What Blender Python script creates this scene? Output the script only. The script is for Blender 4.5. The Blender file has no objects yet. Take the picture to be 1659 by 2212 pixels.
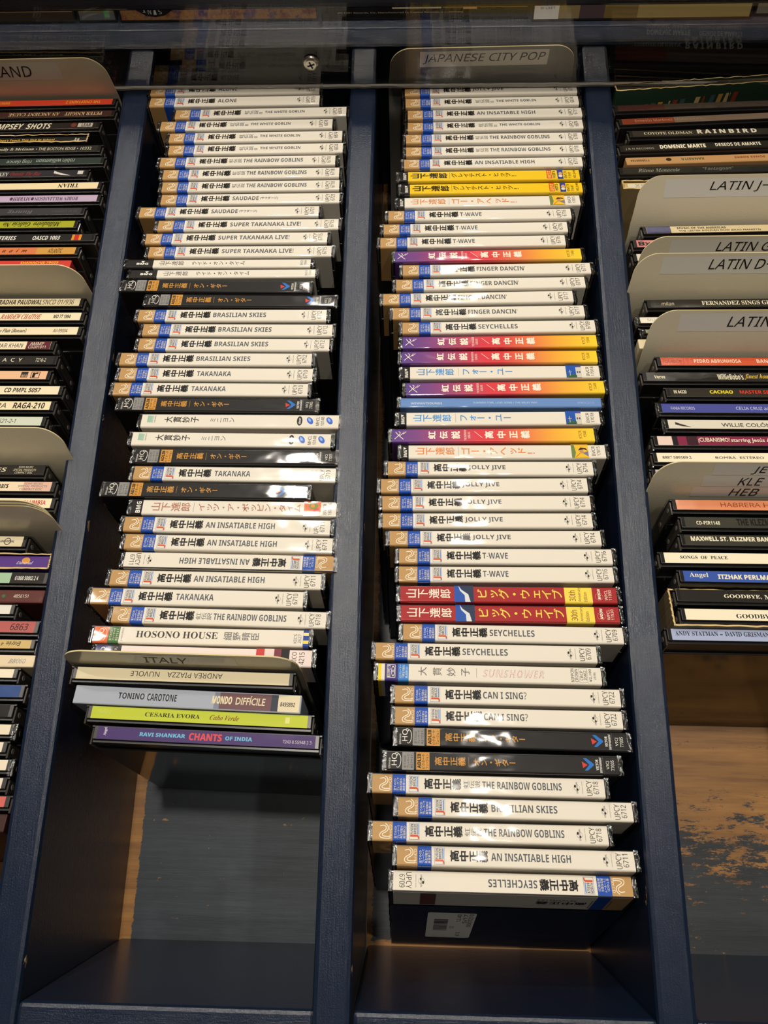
import bpy, bmesh, math, random
from mathutils import Vector, Matrix

random.seed(7)
SC = bpy.context.scene
COL = SC.collection
MM = 0.001

# ------------------------------------------------------------------ camera, world, lights, exposure
cam = bpy.data.cameras.new('camera')
camo = bpy.data.objects.new('camera', cam)
COL.objects.link(camo)
camo.location = (33.7 * MM, 0.0, 424.3 * MM)
camo.rotation_euler = (math.radians(17.882), math.radians(1.5556), math.radians(1.0652))
cam.sensor_fit = 'HORIZONTAL'
cam.sensor_width = 36.0
cam.lens = 36.0 * 1650.8 / 1659.0
cam.clip_start = 0.01
cam.clip_end = 50
SC.camera = camo

SC.view_settings.view_transform = 'Standard'
SC.view_settings.look = 'None'
SC.view_settings.gamma = 1.0
SC.view_settings.use_curve_mapping = False
SC.view_settings.exposure = 0.0

wd = bpy.data.worlds.new('room_light')
SC.world = wd
wd.use_nodes = True
wd.node_tree.nodes['Background'].inputs[0].default_value = (0.55, 0.47, 0.38, 1)
wd.node_tree.nodes['Background'].inputs[1].default_value = 0.045

# ceiling lamps of the shop; the second is an added fill from the front: (x, y, z, power W, radius m)
LAMPS = [(-0.14, 0.62, 2.0, 24.0, 0.06), (0.12, -0.35, 2.1, 2.8, 0.06),
         (0.27, 0.95, 1.8, 1.3, 0.03), (0.25, 1.9, 1.8, 2.4, 0.03), (0.27, 3.5, 1.85, 4.5, 0.035),
         (-0.36, 1.75, 1.8, 12.0, 0.06), (-0.35, 3.0, 1.85, 6.0, 0.04),
         (0.76, 0.34, 1.8, 6.0, 0.03), (-1.05, 1.15, 1.8, 7.5, 0.03)]
for i, (x, y, z, pw, rad) in enumerate(LAMPS):
    l = bpy.data.lights.new('ceiling_or_fill_lamp', 'AREA')
    l.shape = 'DISK'
    l.size = rad * 2
    l.energy = pw
    l.color = (1.0, 0.925, 0.815)
    o = bpy.data.objects.new('ceiling_or_fill_lamp', l)
    o.location = (x, y, z)
    d = Vector((0.0, 0.15, 0.0)) - Vector((x, y, z))
    o.rotation_euler = d.to_track_quat('-Z', 'Y').to_euler()
    COL.objects.link(o)

# ------------------------------------------------------------------ materials
def lin(c):
    return tuple(((v / 255.0) / 12.92 if v / 255.0 <= 0.04045 else ((v / 255.0 + 0.055) / 1.055) ** 2.4) for v in c[:3]) + (1.0,)

def new_mat(name):
    m = bpy.data.materials.new(name)
    m.use_nodes = True
    nt = m.node_tree
    return m, nt, nt.nodes['Principled BSDF']

def N(nt, typ, **kw):
    n = nt.nodes.new(typ)
    for k, v in kw.items():
        setattr(n, k, v)
    return n

def obj_noise(nt, scale, loc_scale=(1, 1, 1), detail=2.0, rough=0.5):
    tc = N(nt, 'ShaderNodeTexCoord')
    mp = N(nt, 'ShaderNodeMapping')
    mp.inputs['Scale'].default_value = loc_scale
    nz = N(nt, 'ShaderNodeTexNoise')
    nz.inputs['Scale'].default_value = scale
    nz.inputs['Detail'].default_value = detail
    nz.inputs['Roughness'].default_value = rough
    nt.links.new(tc.outputs['Object'], mp.inputs[0])
    nt.links.new(mp.outputs[0], nz.inputs['Vector'])
    return nz

MATS = {}
def wrap_bump(nt, b, strength=0.35):
    """slack clear wrap over print: long soft ripples in the gloss"""
    oi = N(nt, 'ShaderNodeObjectInfo')
    tc = N(nt, 'ShaderNodeTexCoord')
    mp = N(nt, 'ShaderNodeMapping')
    mp.inputs['Scale'].default_value = (1, 1.6, 1)
    ad = N(nt, 'ShaderNodeVectorMath', operation='ADD')
    sc = N(nt, 'ShaderNodeMath', operation='MULTIPLY')
    sc.inputs[1].default_value = 37.0
    nz = N(nt, 'ShaderNodeTexNoise')
    nz.inputs['Scale'].default_value = 55.0
    nz.inputs['Detail'].default_value = 1.0
    bp = N(nt, 'ShaderNodeBump')
    bp.inputs['Strength'].default_value = strength
    bp.inputs['Distance'].default_value = 0.0012
    L = nt.links.new
    L(tc.outputs['Object'], mp.inputs[0])
    L(oi.outputs['Random'], sc.inputs[0])
    L(mp.outputs[0], ad.inputs[0])
    L(sc.outputs[0], ad.inputs[1])
    L(ad.outputs[0], nz.inputs['Vector'])
    L(nz.outputs['Fac'], bp.inputs['Height'])
    L(bp.outputs[0], b.inputs['Coat Normal'])

def ink(c, gloss=True):
    """a printed colour, under clear wrap or plastic"""
    key = ('ink', tuple(c), gloss)
    if key in MATS:
        return MATS[key]
    m, nt, b = new_mat('print_%d_%d_%d' % tuple(c))
    b.inputs['Base Color'].default_value = lin(c)
    b.inputs['Roughness'].default_value = 0.5
    b.inputs['Specular IOR Level'].default_value = 0.2
    if gloss:
        b.inputs['Coat Weight'].default_value = 1.0
        b.inputs['Coat Roughness'].default_value = 0.07
        wrap_bump(nt, b)
    MATS[key] = m
    return m

def rainbow_ink():
    if 'rainbow' in MATS:
        return MATS['rainbow']
    m, nt, b = new_mat('print_purple_to_yellow')
    tc = N(nt, 'ShaderNodeTexCoord')
    sx = N(nt, 'ShaderNodeSeparateXYZ')
    ma = N(nt, 'ShaderNodeMapRange')
    ma.inputs['From Min'].default_value = -0.0605
    ma.inputs['From Max'].default_value = 0.0605
    cr = N(nt, 'ShaderNodeValToRGB')
    els = cr.color_ramp.elements
    stops = [(0.0, (75, 35, 130)), (0.12, (112, 40, 120)), (0.3, (170, 45, 85)), (0.42, (212, 30, 50)), (0.52, (214, 45, 48)), (0.66, (226, 110, 55)), (0.8, (236, 165, 35)), (1.0, (245, 205, 25))]
    els[0].position, els[0].color = stops[0][0], lin(stops[0][1])
    els[1].position, els[1].color = stops[-1][0], lin(stops[-1][1])
    for p, c in stops[1:-1]:
        e = els.new(p)
        e.color = lin(c)
    L = nt.links.new
    L(tc.outputs['Object'], sx.inputs[0])
    L(sx.outputs['X'], ma.inputs['Value'])
    L(ma.outputs[0], cr.inputs[0])
    L(cr.outputs[0], b.inputs['Base Color'])
    b.inputs['Roughness'].default_value = 0.5
    b.inputs['Coat Weight'].default_value = 1.0
    b.inputs['Coat Roughness'].default_value = 0.07
    wrap_bump(nt, b)
    MATS['rainbow'] = m
    return m

def simple(name, c, rough=0.5, spec=0.5, bump=None, coat=0.0):
    if name in MATS:
        return MATS[name]
    m, nt, b = new_mat(name)
    b.inputs['Base Color'].default_value = lin(c)
    b.inputs['Roughness'].default_value = rough
    b.inputs['Specular IOR Level'].default_value = spec
    b.inputs['Coat Weight'].default_value = coat
    if bump:
        nz = obj_noise(nt, bump[0], detail=3)
        bp = N(nt, 'ShaderNodeBump')
        bp.inputs['Strength'].default_value = bump[1]
        bp.inputs['Distance'].default_value = 0.0005
        nt.links.new(nz.outputs['Fac'], bp.inputs['Height'])
        nt.links.new(bp.outputs[0], b.inputs['Normal'])
    MATS[name] = m
    return m

M_TRAY = simple('black_tray_plastic', (26, 24, 23), 0.3, 0.5)
M_LID = simple('clear_lid_over_black', (34, 33, 32), 0.09, 0.6)
M_ARM = simple('clear_hinge_arm', (62, 58, 54), 0.1, 0.6)
M_HINGE = simple('hinge_boss', (120, 114, 106), 0.2, 0.6)
M_CARDBOARD = simple('torn_cream_cardboard', (212, 184, 128), 0.85, 0.2, (900, 0.6))
M_CARD = simple('beige_divider_plastic', (206, 196, 170), 0.2, 0.5, (1500, 0.12))
M_CARDGREY = simple('grey_divider_plastic', (126, 123, 114), 0.25, 0.5, (1500, 0.12))
M_CARDEDGE = simple('cream_card_edge', (214, 198, 150), 0.6, 0.3)
M_STICK = simple('grey_white_sticker', (206, 202, 192), 0.22, 0.5)
M_WSTICK = simple('white_sticker', (244, 241, 232), 0.3, 0.4)
M_BLACK = simple('black_lettering', (18, 17, 16), 0.5, 0.3)
M_METAL = simple('screw_steel', (190, 184, 172), 0.3, 0.5)
MATS['screw_steel'].node_tree.nodes['Principled BSDF'].inputs['Metallic'].default_value = 1.0

def film():
    """crinkled clear shrink wrap at the case ends"""
    m, nt, b = new_mat('clear_shrink_wrap')
    nt.nodes.remove(b)
    out = nt.nodes['Material Output']
    tr = N(nt, 'ShaderNodeBsdfTransparent')
    tr.inputs[0].default_value = (0.93, 0.93, 0.92, 1)
    gl = N(nt, 'ShaderNodeBsdfGlossy')
    gl.inputs['Roughness'].default_value = 0.12
    mx = N(nt, 'ShaderNodeMixShader')
    fr = N(nt, 'ShaderNodeFresnel')
    fr.inputs['IOR'].default_value = 2.1
    nz = obj_noise(nt, 420, detail=2)
    bp = N(nt, 'ShaderNodeBump')
    bp.inputs['Strength'].default_value = 0.9
    bp.inputs['Distance'].default_value = 0.0015
    L = nt.links.new
    L(nz.outputs['Fac'], bp.inputs['Height'])
    L(bp.outputs[0], gl.inputs['Normal'])
    L(fr.outputs[0], mx.inputs[0])
    L(tr.outputs[0], mx.inputs[1])
    L(gl.outputs[0], mx.inputs[2])
    L(mx.outputs[0], out.inputs['Surface'])
    return m
M_FILM = film()

def acrylic():
    m, nt, b = new_mat('clear_acrylic')
    nt.nodes.remove(b)
    out = nt.nodes['Material Output']
    tr = N(nt, 'ShaderNodeBsdfTransparent')
    tr.inputs[0].default_value = (0.86, 0.85, 0.84, 1)
    gl = N(nt, 'ShaderNodeBsdfGlossy')
    gl.inputs['Roughness'].default_value = 0.015
    fr = N(nt, 'ShaderNodeFresnel')
    ge = N(nt, 'ShaderNodeNewGeometry')
    io = N(nt, 'ShaderNodeMapRange')          # same reflectance from both sides of the sheet
    io.inputs['To Min'].default_value = 1.36
    io.inputs['To Max'].default_value = 1 / 1.36
    mx = N(nt, 'ShaderNodeMixShader')
    L = nt.links.new
    L(ge.outputs['Backfacing'], io.inputs['Value'])
    L(io.outputs[0], fr.inputs['IOR'])
    L(fr.outputs[0], mx.inputs[0])
    L(tr.outputs[0], mx.inputs[1])
    L(gl.outputs[0], mx.inputs[2])
    L(mx.outputs[0], out.inputs['Surface'])
    return m
M_ACRYLIC = acrylic()
M_ACEDGE = simple('frosted_acrylic_edge', (190, 186, 176), 0.5, 0.5, (2500, 0.8))

def navy_paint(grain_along_y=True):
    m, nt, b = new_mat('navy_gloss_paint')
    L = nt.links.new
    b.inputs['Roughness'].default_value = 0.11
    b.inputs['Specular IOR Level'].default_value = 0.5
    st = obj_noise(nt, 1100, (1, 0.06, 1) if grain_along_y else (0.06, 1, 1), 6, 0.7)
    lump = obj_noise(nt, 1500, (1, 0.75, 1), 3, 0.7)
    ad = N(nt, 'ShaderNodeMath', operation='ADD')
    L(st.outputs['Fac'], ad.inputs[0])
    L(lump.outputs['Fac'], ad.inputs[1])
    bp = N(nt, 'ShaderNodeBump')
    bp.inputs['Strength'].default_value = 1.0
    bp.inputs['Distance'].default_value = 0.00018
    L(ad.outputs[0], bp.inputs['Height'])
    L(bp.outputs[0], b.inputs['Normal'])
    # chips: small bare spots
    ch = obj_noise(nt, 95, (1, 0.45, 1), 6, 0.7)
    cr = N(nt, 'ShaderNodeValToRGB')
    cr.color_ramp.elements[0].position = 0.735
    cr.color_ramp.elements[1].position = 0.745
    # knocks are commonest along the two long edges of a board
    tc = N(nt, 'ShaderNodeTexCoord')
    sx = N(nt, 'ShaderNodeSeparateXYZ')
    ab = N(nt, 'ShaderNodeMath', operation='ABSOLUTE')
    eg = N(nt, 'ShaderNodeMapRange')
    eg.inputs['From Min'].default_value = 0.0076
    eg.inputs['From Max'].default_value = 0.0096
    eg.inputs['To Max'].default_value = 0.10
    sm = N(nt, 'ShaderNodeMath', operation='ADD')
    zz = N(nt, 'ShaderNodeMapRange')
    zz.inputs['From Min'].default_value = -0.012
    zz.inputs['From Max'].default_value = -0.004
    eg2 = N(nt, 'ShaderNodeMath', operation='MULTIPLY')
    L(tc.outputs['Object'], sx.inputs[0])
    L(sx.outputs['X'], ab.inputs[0])
    L(ab.outputs[0], eg.inputs['Value'])
    L(sx.outputs['Z'], zz.inputs['Value'])
    L(eg.outputs[0], eg2.inputs[0])
    L(zz.outputs[0], eg2.inputs[1])
    L(ch.outputs['Fac'], sm.inputs[0])
    if grain_along_y:
        L(eg2.outputs[0], sm.inputs[1])
    else:
        sm.inputs[1].default_value = 0.0
    L(sm.outputs[0], cr.inputs[0])
    mx = N(nt, 'ShaderNodeMix', data_type='RGBA')
    mx.inputs[6].default_value = lin((22, 33, 52))
    mx.inputs[7].default_value = lin((190, 160, 110))
    L(cr.outputs[0], mx.inputs[0])
    L(mx.outputs[2], b.inputs['Base Color'])
    return m
M_NAVY = navy_paint()
M_NAVYX = navy_paint(False)

def floor_mat(ax, x0, wx, ay, y0, wy, amp, paint, bias=0.0):
    """worn navy paint over bare wood; bare where ax*(x-x0)/wx or ay*(y-y0)/wy is positive, with a ragged border"""
    m, nt, b = new_mat('worn_painted_wood')
    L = nt.links.new
    tc = N(nt, 'ShaderNodeTexCoord')
    sx = N(nt, 'ShaderNodeSeparateXYZ')
    L(tc.outputs['Object'], sx.inputs[0])
    def lincoord(out, a, o, w):
        s = N(nt, 'ShaderNodeMath', operation='SUBTRACT')
        L(out, s.inputs[0])
        s.inputs[1].default_value = o * MM
        k = N(nt, 'ShaderNodeMath', operation='MULTIPLY')
        L(s.outputs[0], k.inputs[0])
        k.inputs[1].default_value = a / (w * MM)
        return k.outputs[0]
    mxm = N(nt, 'ShaderNodeMath', operation='MAXIMUM')
    L(lincoord(sx.outputs['X'], ax, x0, wx), mxm.inputs[0])
    L(lincoord(sx.outputs['Y'], ay, y0, wy), mxm.inputs[1])
    cl = N(nt, 'ShaderNodeClamp')
    cl.inputs['Min'].default_value = -1.0
    cl.inputs['Max'].default_value = 1.0
    L(mxm.outputs[0], cl.inputs[0])
    n1 = obj_noise(nt, 85, (0.45, 1.5, 1), 10, 0.85)
    ns = N(nt, 'ShaderNodeMath', operation='SUBTRACT')
    L(n1.outputs['Fac'], ns.inputs[0])
    ns.inputs[1].default_value = 0.5 - bias
    nm = N(nt, 'ShaderNodeMath', operation='MULTIPLY_ADD')
    L(ns.outputs[0], nm.inputs[0])
    nm.inputs[1].default_value = amp
    L(cl.outputs[0], nm.inputs[2])
    # tiny scratches anywhere
    n2 = obj_noise(nt, 130, (0.5, 1.3, 1), 5, 0.65)
    s2 = N(nt, 'ShaderNodeMath', operation='GREATER_THAN')
    L(n2.outputs['Fac'], s2.inputs[0])
    s2.inputs[1].default_value = 0.69
    th = N(nt, 'ShaderNodeMapRange')
    th.inputs['From Min'].default_value = -0.05
    th.inputs['From Max'].default_value = 0.05
    L(nm.outputs[0], th.inputs['Value'])
    mk = N(nt, 'ShaderNodeMath', operation='MAXIMUM')
    L(th.outputs[0], mk.inputs[0])
    L(s2.outputs[0], mk.inputs[1])
    grain = obj_noise(nt, 90, (0.12, 1.6, 1), 5, 0.6)
    wr = N(nt, 'ShaderNodeValToRGB')
    wr.color_ramp.elements[0].position = 0.3
    wr.color_ramp.elements[0].color = lin((112, 74, 34))
    wr.color_ramp.elements[1].position = 0.7
    wr.color_ramp.elements[1].color = lin((172, 122, 62))
    L(grain.outputs['Fac'], wr.inputs[0])
    mot = obj_noise(nt, 30, (0.6, 1.2, 1), 6, 0.7)
    pr = N(nt, 'ShaderNodeValToRGB')
    pr.color_ramp.elements[0].position = 0.3
    pr.color_ramp.elements[0].color = lin(tuple(int(v * 0.82) for v in paint))
    pr.color_ramp.elements[1].position = 0.72
    pr.color_ramp.elements[1].color = lin(tuple(int(v * 1.22) for v in paint))
    L(mot.outputs['Fac'], pr.inputs[0])
    mx = N(nt, 'ShaderNodeMix', data_type='RGBA')
    L(mk.outputs[0], mx.inputs[0])
    L(pr.outputs[0], mx.inputs[6])
    L(wr.outputs[0], mx.inputs[7])
    L(mx.outputs[2], b.inputs['Base Color'])
    b.inputs['Roughness'].default_value = 0.5
    bp = N(nt, 'ShaderNodeBump')
    bp.inputs['Strength'].default_value = 0.4
    bp.inputs['Distance'].default_value = 0.0006
    L(grain.outputs['Fac'], bp.inputs['Height'])
    L(bp.outputs[0], b.inputs['Normal'])
    return m

# ------------------------------------------------------------------ mesh helpers (all lengths in mm)
class MB:
    def __init__(s):
        s.v, s.f, s.mi, s.mats, s.sm = [], [], [], [], []
    def mat(s, m):
        if m not in s.mats:
            s.mats.append(m)
        return s.mats.index(m)
    def add(s, verts, faces, m, smooth=False):
        k = len(s.v)
        i = s.mat(m)
        s.v += [tuple(v) for v in verts]
        for f in faces:
            s.f.append(tuple(k + j for j in f))
            s.mi.append(i)
            s.sm.append(smooth)
    def box(s, x0, x1, y0, y1, z0, z1, m, bev=0.0):
        if bev <= 0:
            vs = [(x, y, z) for z in (z0, z1) for y in (y0, y1) for x in (x0, x1)]
            fs = [(0, 2, 3, 1), (4, 5, 7, 6), (0, 1, 5, 4), (2, 6, 7, 3), (0, 4, 6, 2), (1, 3, 7, 5)]
            s.add(vs, fs, m)
            return
        bm = bmesh.new()
        bmesh.ops.create_cube(bm, size=1.0)
        for v in bm.verts:
            v.co = Vector(((x0 + x1) / 2 + v.co.x * (x1 - x0), (y0 + y1) / 2 + v.co.y * (y1 - y0), (z0 + z1) / 2 + v.co.z * (z1 - z0)))
        bmesh.ops.bevel(bm, geom=bm.edges[:], offset=bev, segments=2, profile=0.5, affect='EDGES')
        bm.verts.index_update()
        s.add([v.co[:] for v in bm.verts], [tuple(v.index for v in f.verts) for f in bm.faces], m)
        bm.free()
    def disc(s, c, axis, r, h, m, n=16):
        """short cylinder at c along axis 'x','y','z'"""
        ax = {'x': (1, 2, 0), 'y': (2, 0, 1), 'z': (0, 1, 2)}[axis]
        vs = []
        for t in (0, h):
            for i in range(n):
                a = 2 * math.pi * i / n
                p = [0, 0, 0]
                p[ax[0]] = c[ax[0]] + r * math.cos(a)
                p[ax[1]] = c[ax[1]] + r * math.sin(a)
                p[ax[2]] = c[ax[2]] + t
                vs.append(tuple(p))
        fs = [tuple(range(n)), tuple(range(n, 2 * n))] + [(i, (i + 1) % n, n + (i + 1) % n, n + i) for i in range(n)]
        s.add(vs, fs, m)
    def mesh(s, name):
        me = bpy.data.meshes.new(name)
        me.from_pydata([(a * MM, b * MM, c * MM) for a, b, c in s.v], [], s.f)
        for m in s.mats:
            me.materials.append(m)
        me.polygons.foreach_set('material_index', s.mi)
        me.polygons.foreach_set('use_smooth', s.sm)
        me.update()
        return me

def link(name, me, parent=None):
    o = bpy.data.objects.new(name, me)
    COL.objects.link(o)
    if parent:
        o.parent = parent
    return o

TXT = {}
SANS = None
try:        # the sans that ships with Blender itself
    import os
    SANS = bpy.data.fonts.load(os.path.join(bpy.utils.system_resource('DATAFILES'), 'fonts', 'NotoSansMath-Regular.woff2'))
except Exception:
    SANS = None
def styled(s, up, lo, dg):
    """the same words in another cut of the face: bold, serif or italic letters"""
    r = ''
    for q in s:
        if 'A' <= q <= 'Z':
            r += chr(up + ord(q) - 65)
        elif q == 'h' and lo == 0x1D44E:
            r += chr(0x210E)
        elif 'a' <= q <= 'z':
            r += chr(lo + ord(q) - 97)
        elif q.isdigit() and dg:
            r += chr(dg + ord(q) - 48)
        else:
            r += q
    return r

SERIF = {"HOSONO HOUSE", "CESARIA EVORA", "THE BOSTON EDGE", "nnolly & McGann", "10332", "PETER KNIGHT", "AN ANCIENT CAUSE", "SONGS  OF  PEACE", "GOODBYE,", "GOODBYE", "M",
         "ANDY STATMAN", "DAVID GRISMAN", "BOMBA  ESTEREO", "8887 509109 2", "TRIAN", "KEY", "ROBIN WILLIAMSON", "MYRRH", "COYOTE OLDMAN", "Angel", "FERNANDEZ SINGS GR"}
ITAL = {"Outside The Box", "Milladoiro", "Galicia No", "RAMDEW CHAITOE", "oo Flute (Bansuri)", "Cabo Verde", "BB060", "Ritmo Menacole", "Universal", "u  a  i  m", "6863", "Entree", "Runrig", "finest hour"}

def text_geo(s, bold=0, shear=0.0):
    k = (s, bold, shear)
    if k in TXT:
        return TXT[k]
    c = bpy.data.curves.new('lettering', 'FONT')
    c.resolution_u = 2
    if SANS and all(ord(q) < 0x80 or ord(q) == 0x2212 for q in s):
        c.font = SANS
        if s in SERIF:
            c.body = styled(s, 0x1D400, 0x1D41A, 0x1D7CE)
        elif s in ITAL:
            c.body = styled(s, 0x1D468, 0x1D482, 0)
        else:
            c.body = styled(s, 0x1D5D4, 0x1D5EE, 0x1D7EC) if bold else s
            c.offset = 0.014 if bold == 2 else 0.0
    else:
        c.body = s
        c.offset = (0, 0.012, 0.014)[bold]
    c.shear = shear
    o = bpy.data.objects.new('lettering', c)
    me = o.to_mesh()
    vs = [(v.co.x, v.co.y) for v in me.vertices]
    fs = [tuple(p.vertices) for p in me.polygons]
    o.to_mesh_clear()
    bpy.data.objects.remove(o)
    bpy.data.curves.remove(c)
    TXT[k] = (vs, fs)
    return TXT[k]

class Art:
    """print on a spine: u runs left to right, v front to back, both in mm; each layer lies a hair above the last"""
    def __init__(s, mb, place, step=0.03):
        s.mb, s.place, s.k, s.step = mb, place, 1, step
        s.drawn = 0
    def lay(s, layer):
        s.drawn += 1          # later print lies over earlier print
        return (s.k if layer is None else layer) + 0.06 * s.drawn
    def poly(s, pts, m, layer=None):
        k = s.lay(layer)
        s.mb.add([s.place(u, v, k * s.step) for u, v in pts], [tuple(range(len(pts)))], m)
    def rect(s, u0, u1, v0, v1, m, layer=None):
        s.poly([(u0, v0), (u1, v0), (u1, v1), (u0, v1)], m, layer)
    def circle(s, u, v, r, m, layer=None, ry=None, rot=0.0, n=20):
        ry = r if ry is None else ry
        pts = []
        for i in range(n):
            a = 2 * math.pi * i / n
            x, y = r * math.cos(a), ry * math.sin(a)
            pts.append((u + x * math.cos(rot) - y * math.sin(rot), v + x * math.sin(rot) + y * math.cos(rot)))
        s.poly(pts, m, layer)
    def stroke(s, pts, w, m, layer=None):
        for _ in range(2 if len(pts) > 2 else 0):      # round off the corners
            q = [pts[0]]
            for (a, b), (c, d) in zip(pts[:-1], pts[1:]):
                q += [(a * .75 + c * .25, b * .75 + d * .25), (a * .25 + c * .75, b * .25 + d * .75)]
            pts = q + [pts[-1]]
        k = s.lay(layer)
        n = len(pts)
        vs = []
        for i in range(n):
            nx = ny = 0.0
            for a, b in ((i - 1, i), (i, i + 1)):
                if 0 <= a and b < n:
                    dx, dy = pts[b][0] - pts[a][0], pts[b][1] - pts[a][1]
                    L = math.hypot(dx, dy) or 1e-6
                    nx += -dy / L
                    ny += dx / L
            L = math.hypot(nx, ny) or 1e-6
            e = w / 2 / max(0.45, L / (2 if 0 < i < n - 1 else 1))
            vs += [(pts[i][0] + nx / L * e, pts[i][1] + ny / L * e), (pts[i][0] - nx / L * e, pts[i][1] - ny / L * e)]
        s.mb.add([s.place(u, v, k * s.step) for u, v in vs], [(2 * i, 2 * i + 1, 2 * i + 3, 2 * i + 2) for i in range(n - 1)], m)
    def frame(s, u0, u1, v0, v1, w, m, layer=None):
        s.rect(u0, u1, v0, v0 + w, m, layer)
        s.rect(u0, u1, v1 - w, v1, m, layer)
        s.rect(u0, u0 + w, v0 + w, v1 - w, m, layer)
        s.rect(u1 - w, u1, v0 + w, v1 - w, m, layer)
    def text(s, t, u0, u1, v0, v1, m, rot=0, bold=0, shear=0.0, layer=None, em=False):
        vs, fs = text_geo(t, bold, shear)
        if not vs:
            return
        k = s.lay(layer)
        if em:
            xa, xb, ya, yb = 0.0, 1.0, -0.12, 0.88
        else:
            xa, xb = min(v[0] for v in vs), max(v[0] for v in vs)
            ya, yb = min(v[1] for v in vs), max(v[1] for v in vs)
        out = []
        for x, y in vs:
            a, b = (x - xa) / max(xb - xa, 1e-6), (y - ya) / max(yb - ya, 1e-6)
            if rot == 180:
                a, b = 1 - a, 1 - b
            elif rot == 90:
                a, b = 1 - b, a
            out.append(s.place(u0 + a * (u1 - u0), v0 + b * (v1 - v0), k * s.step))
        s.mb.add(out, fs, m)
        if em and bold == 2:      # heavy Japanese face: a second strike a touch to each side
            for q, (du, dv) in enumerate(((0.016, 0.02), (-0.016, -0.02))):
                s.mb.add([(x + du * (u1 - u0), y + dv * (v1 - v0), z + 0.004 * (q + 1)) for x, y, z in out], fs, m)
    def column(s, t, u0, u1, v0, v1, m, bold=0):
        """Japanese set top to bottom, the top at the left end of the spine"""
        p = (u1 - u0) / len(t)
        for i, ch in enumerate(t):
            a = u0 + i * p
            if ch in 'ー':
                s.text(ch, a, a + p, v0, v1, m, 0, bold, em=True)
            elif ch == '・':
                s.circle(a + p / 2, (v0 + v1) / 2, p * 0.13, m)
            elif ch in '|':
                s.rect(a + p * 0.46, a + p * 0.54, v0, v1, m)
            elif ch != ' ':
                s.text(ch, a, a + p, v0, v1, m, 90, bold, em=True)
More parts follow.
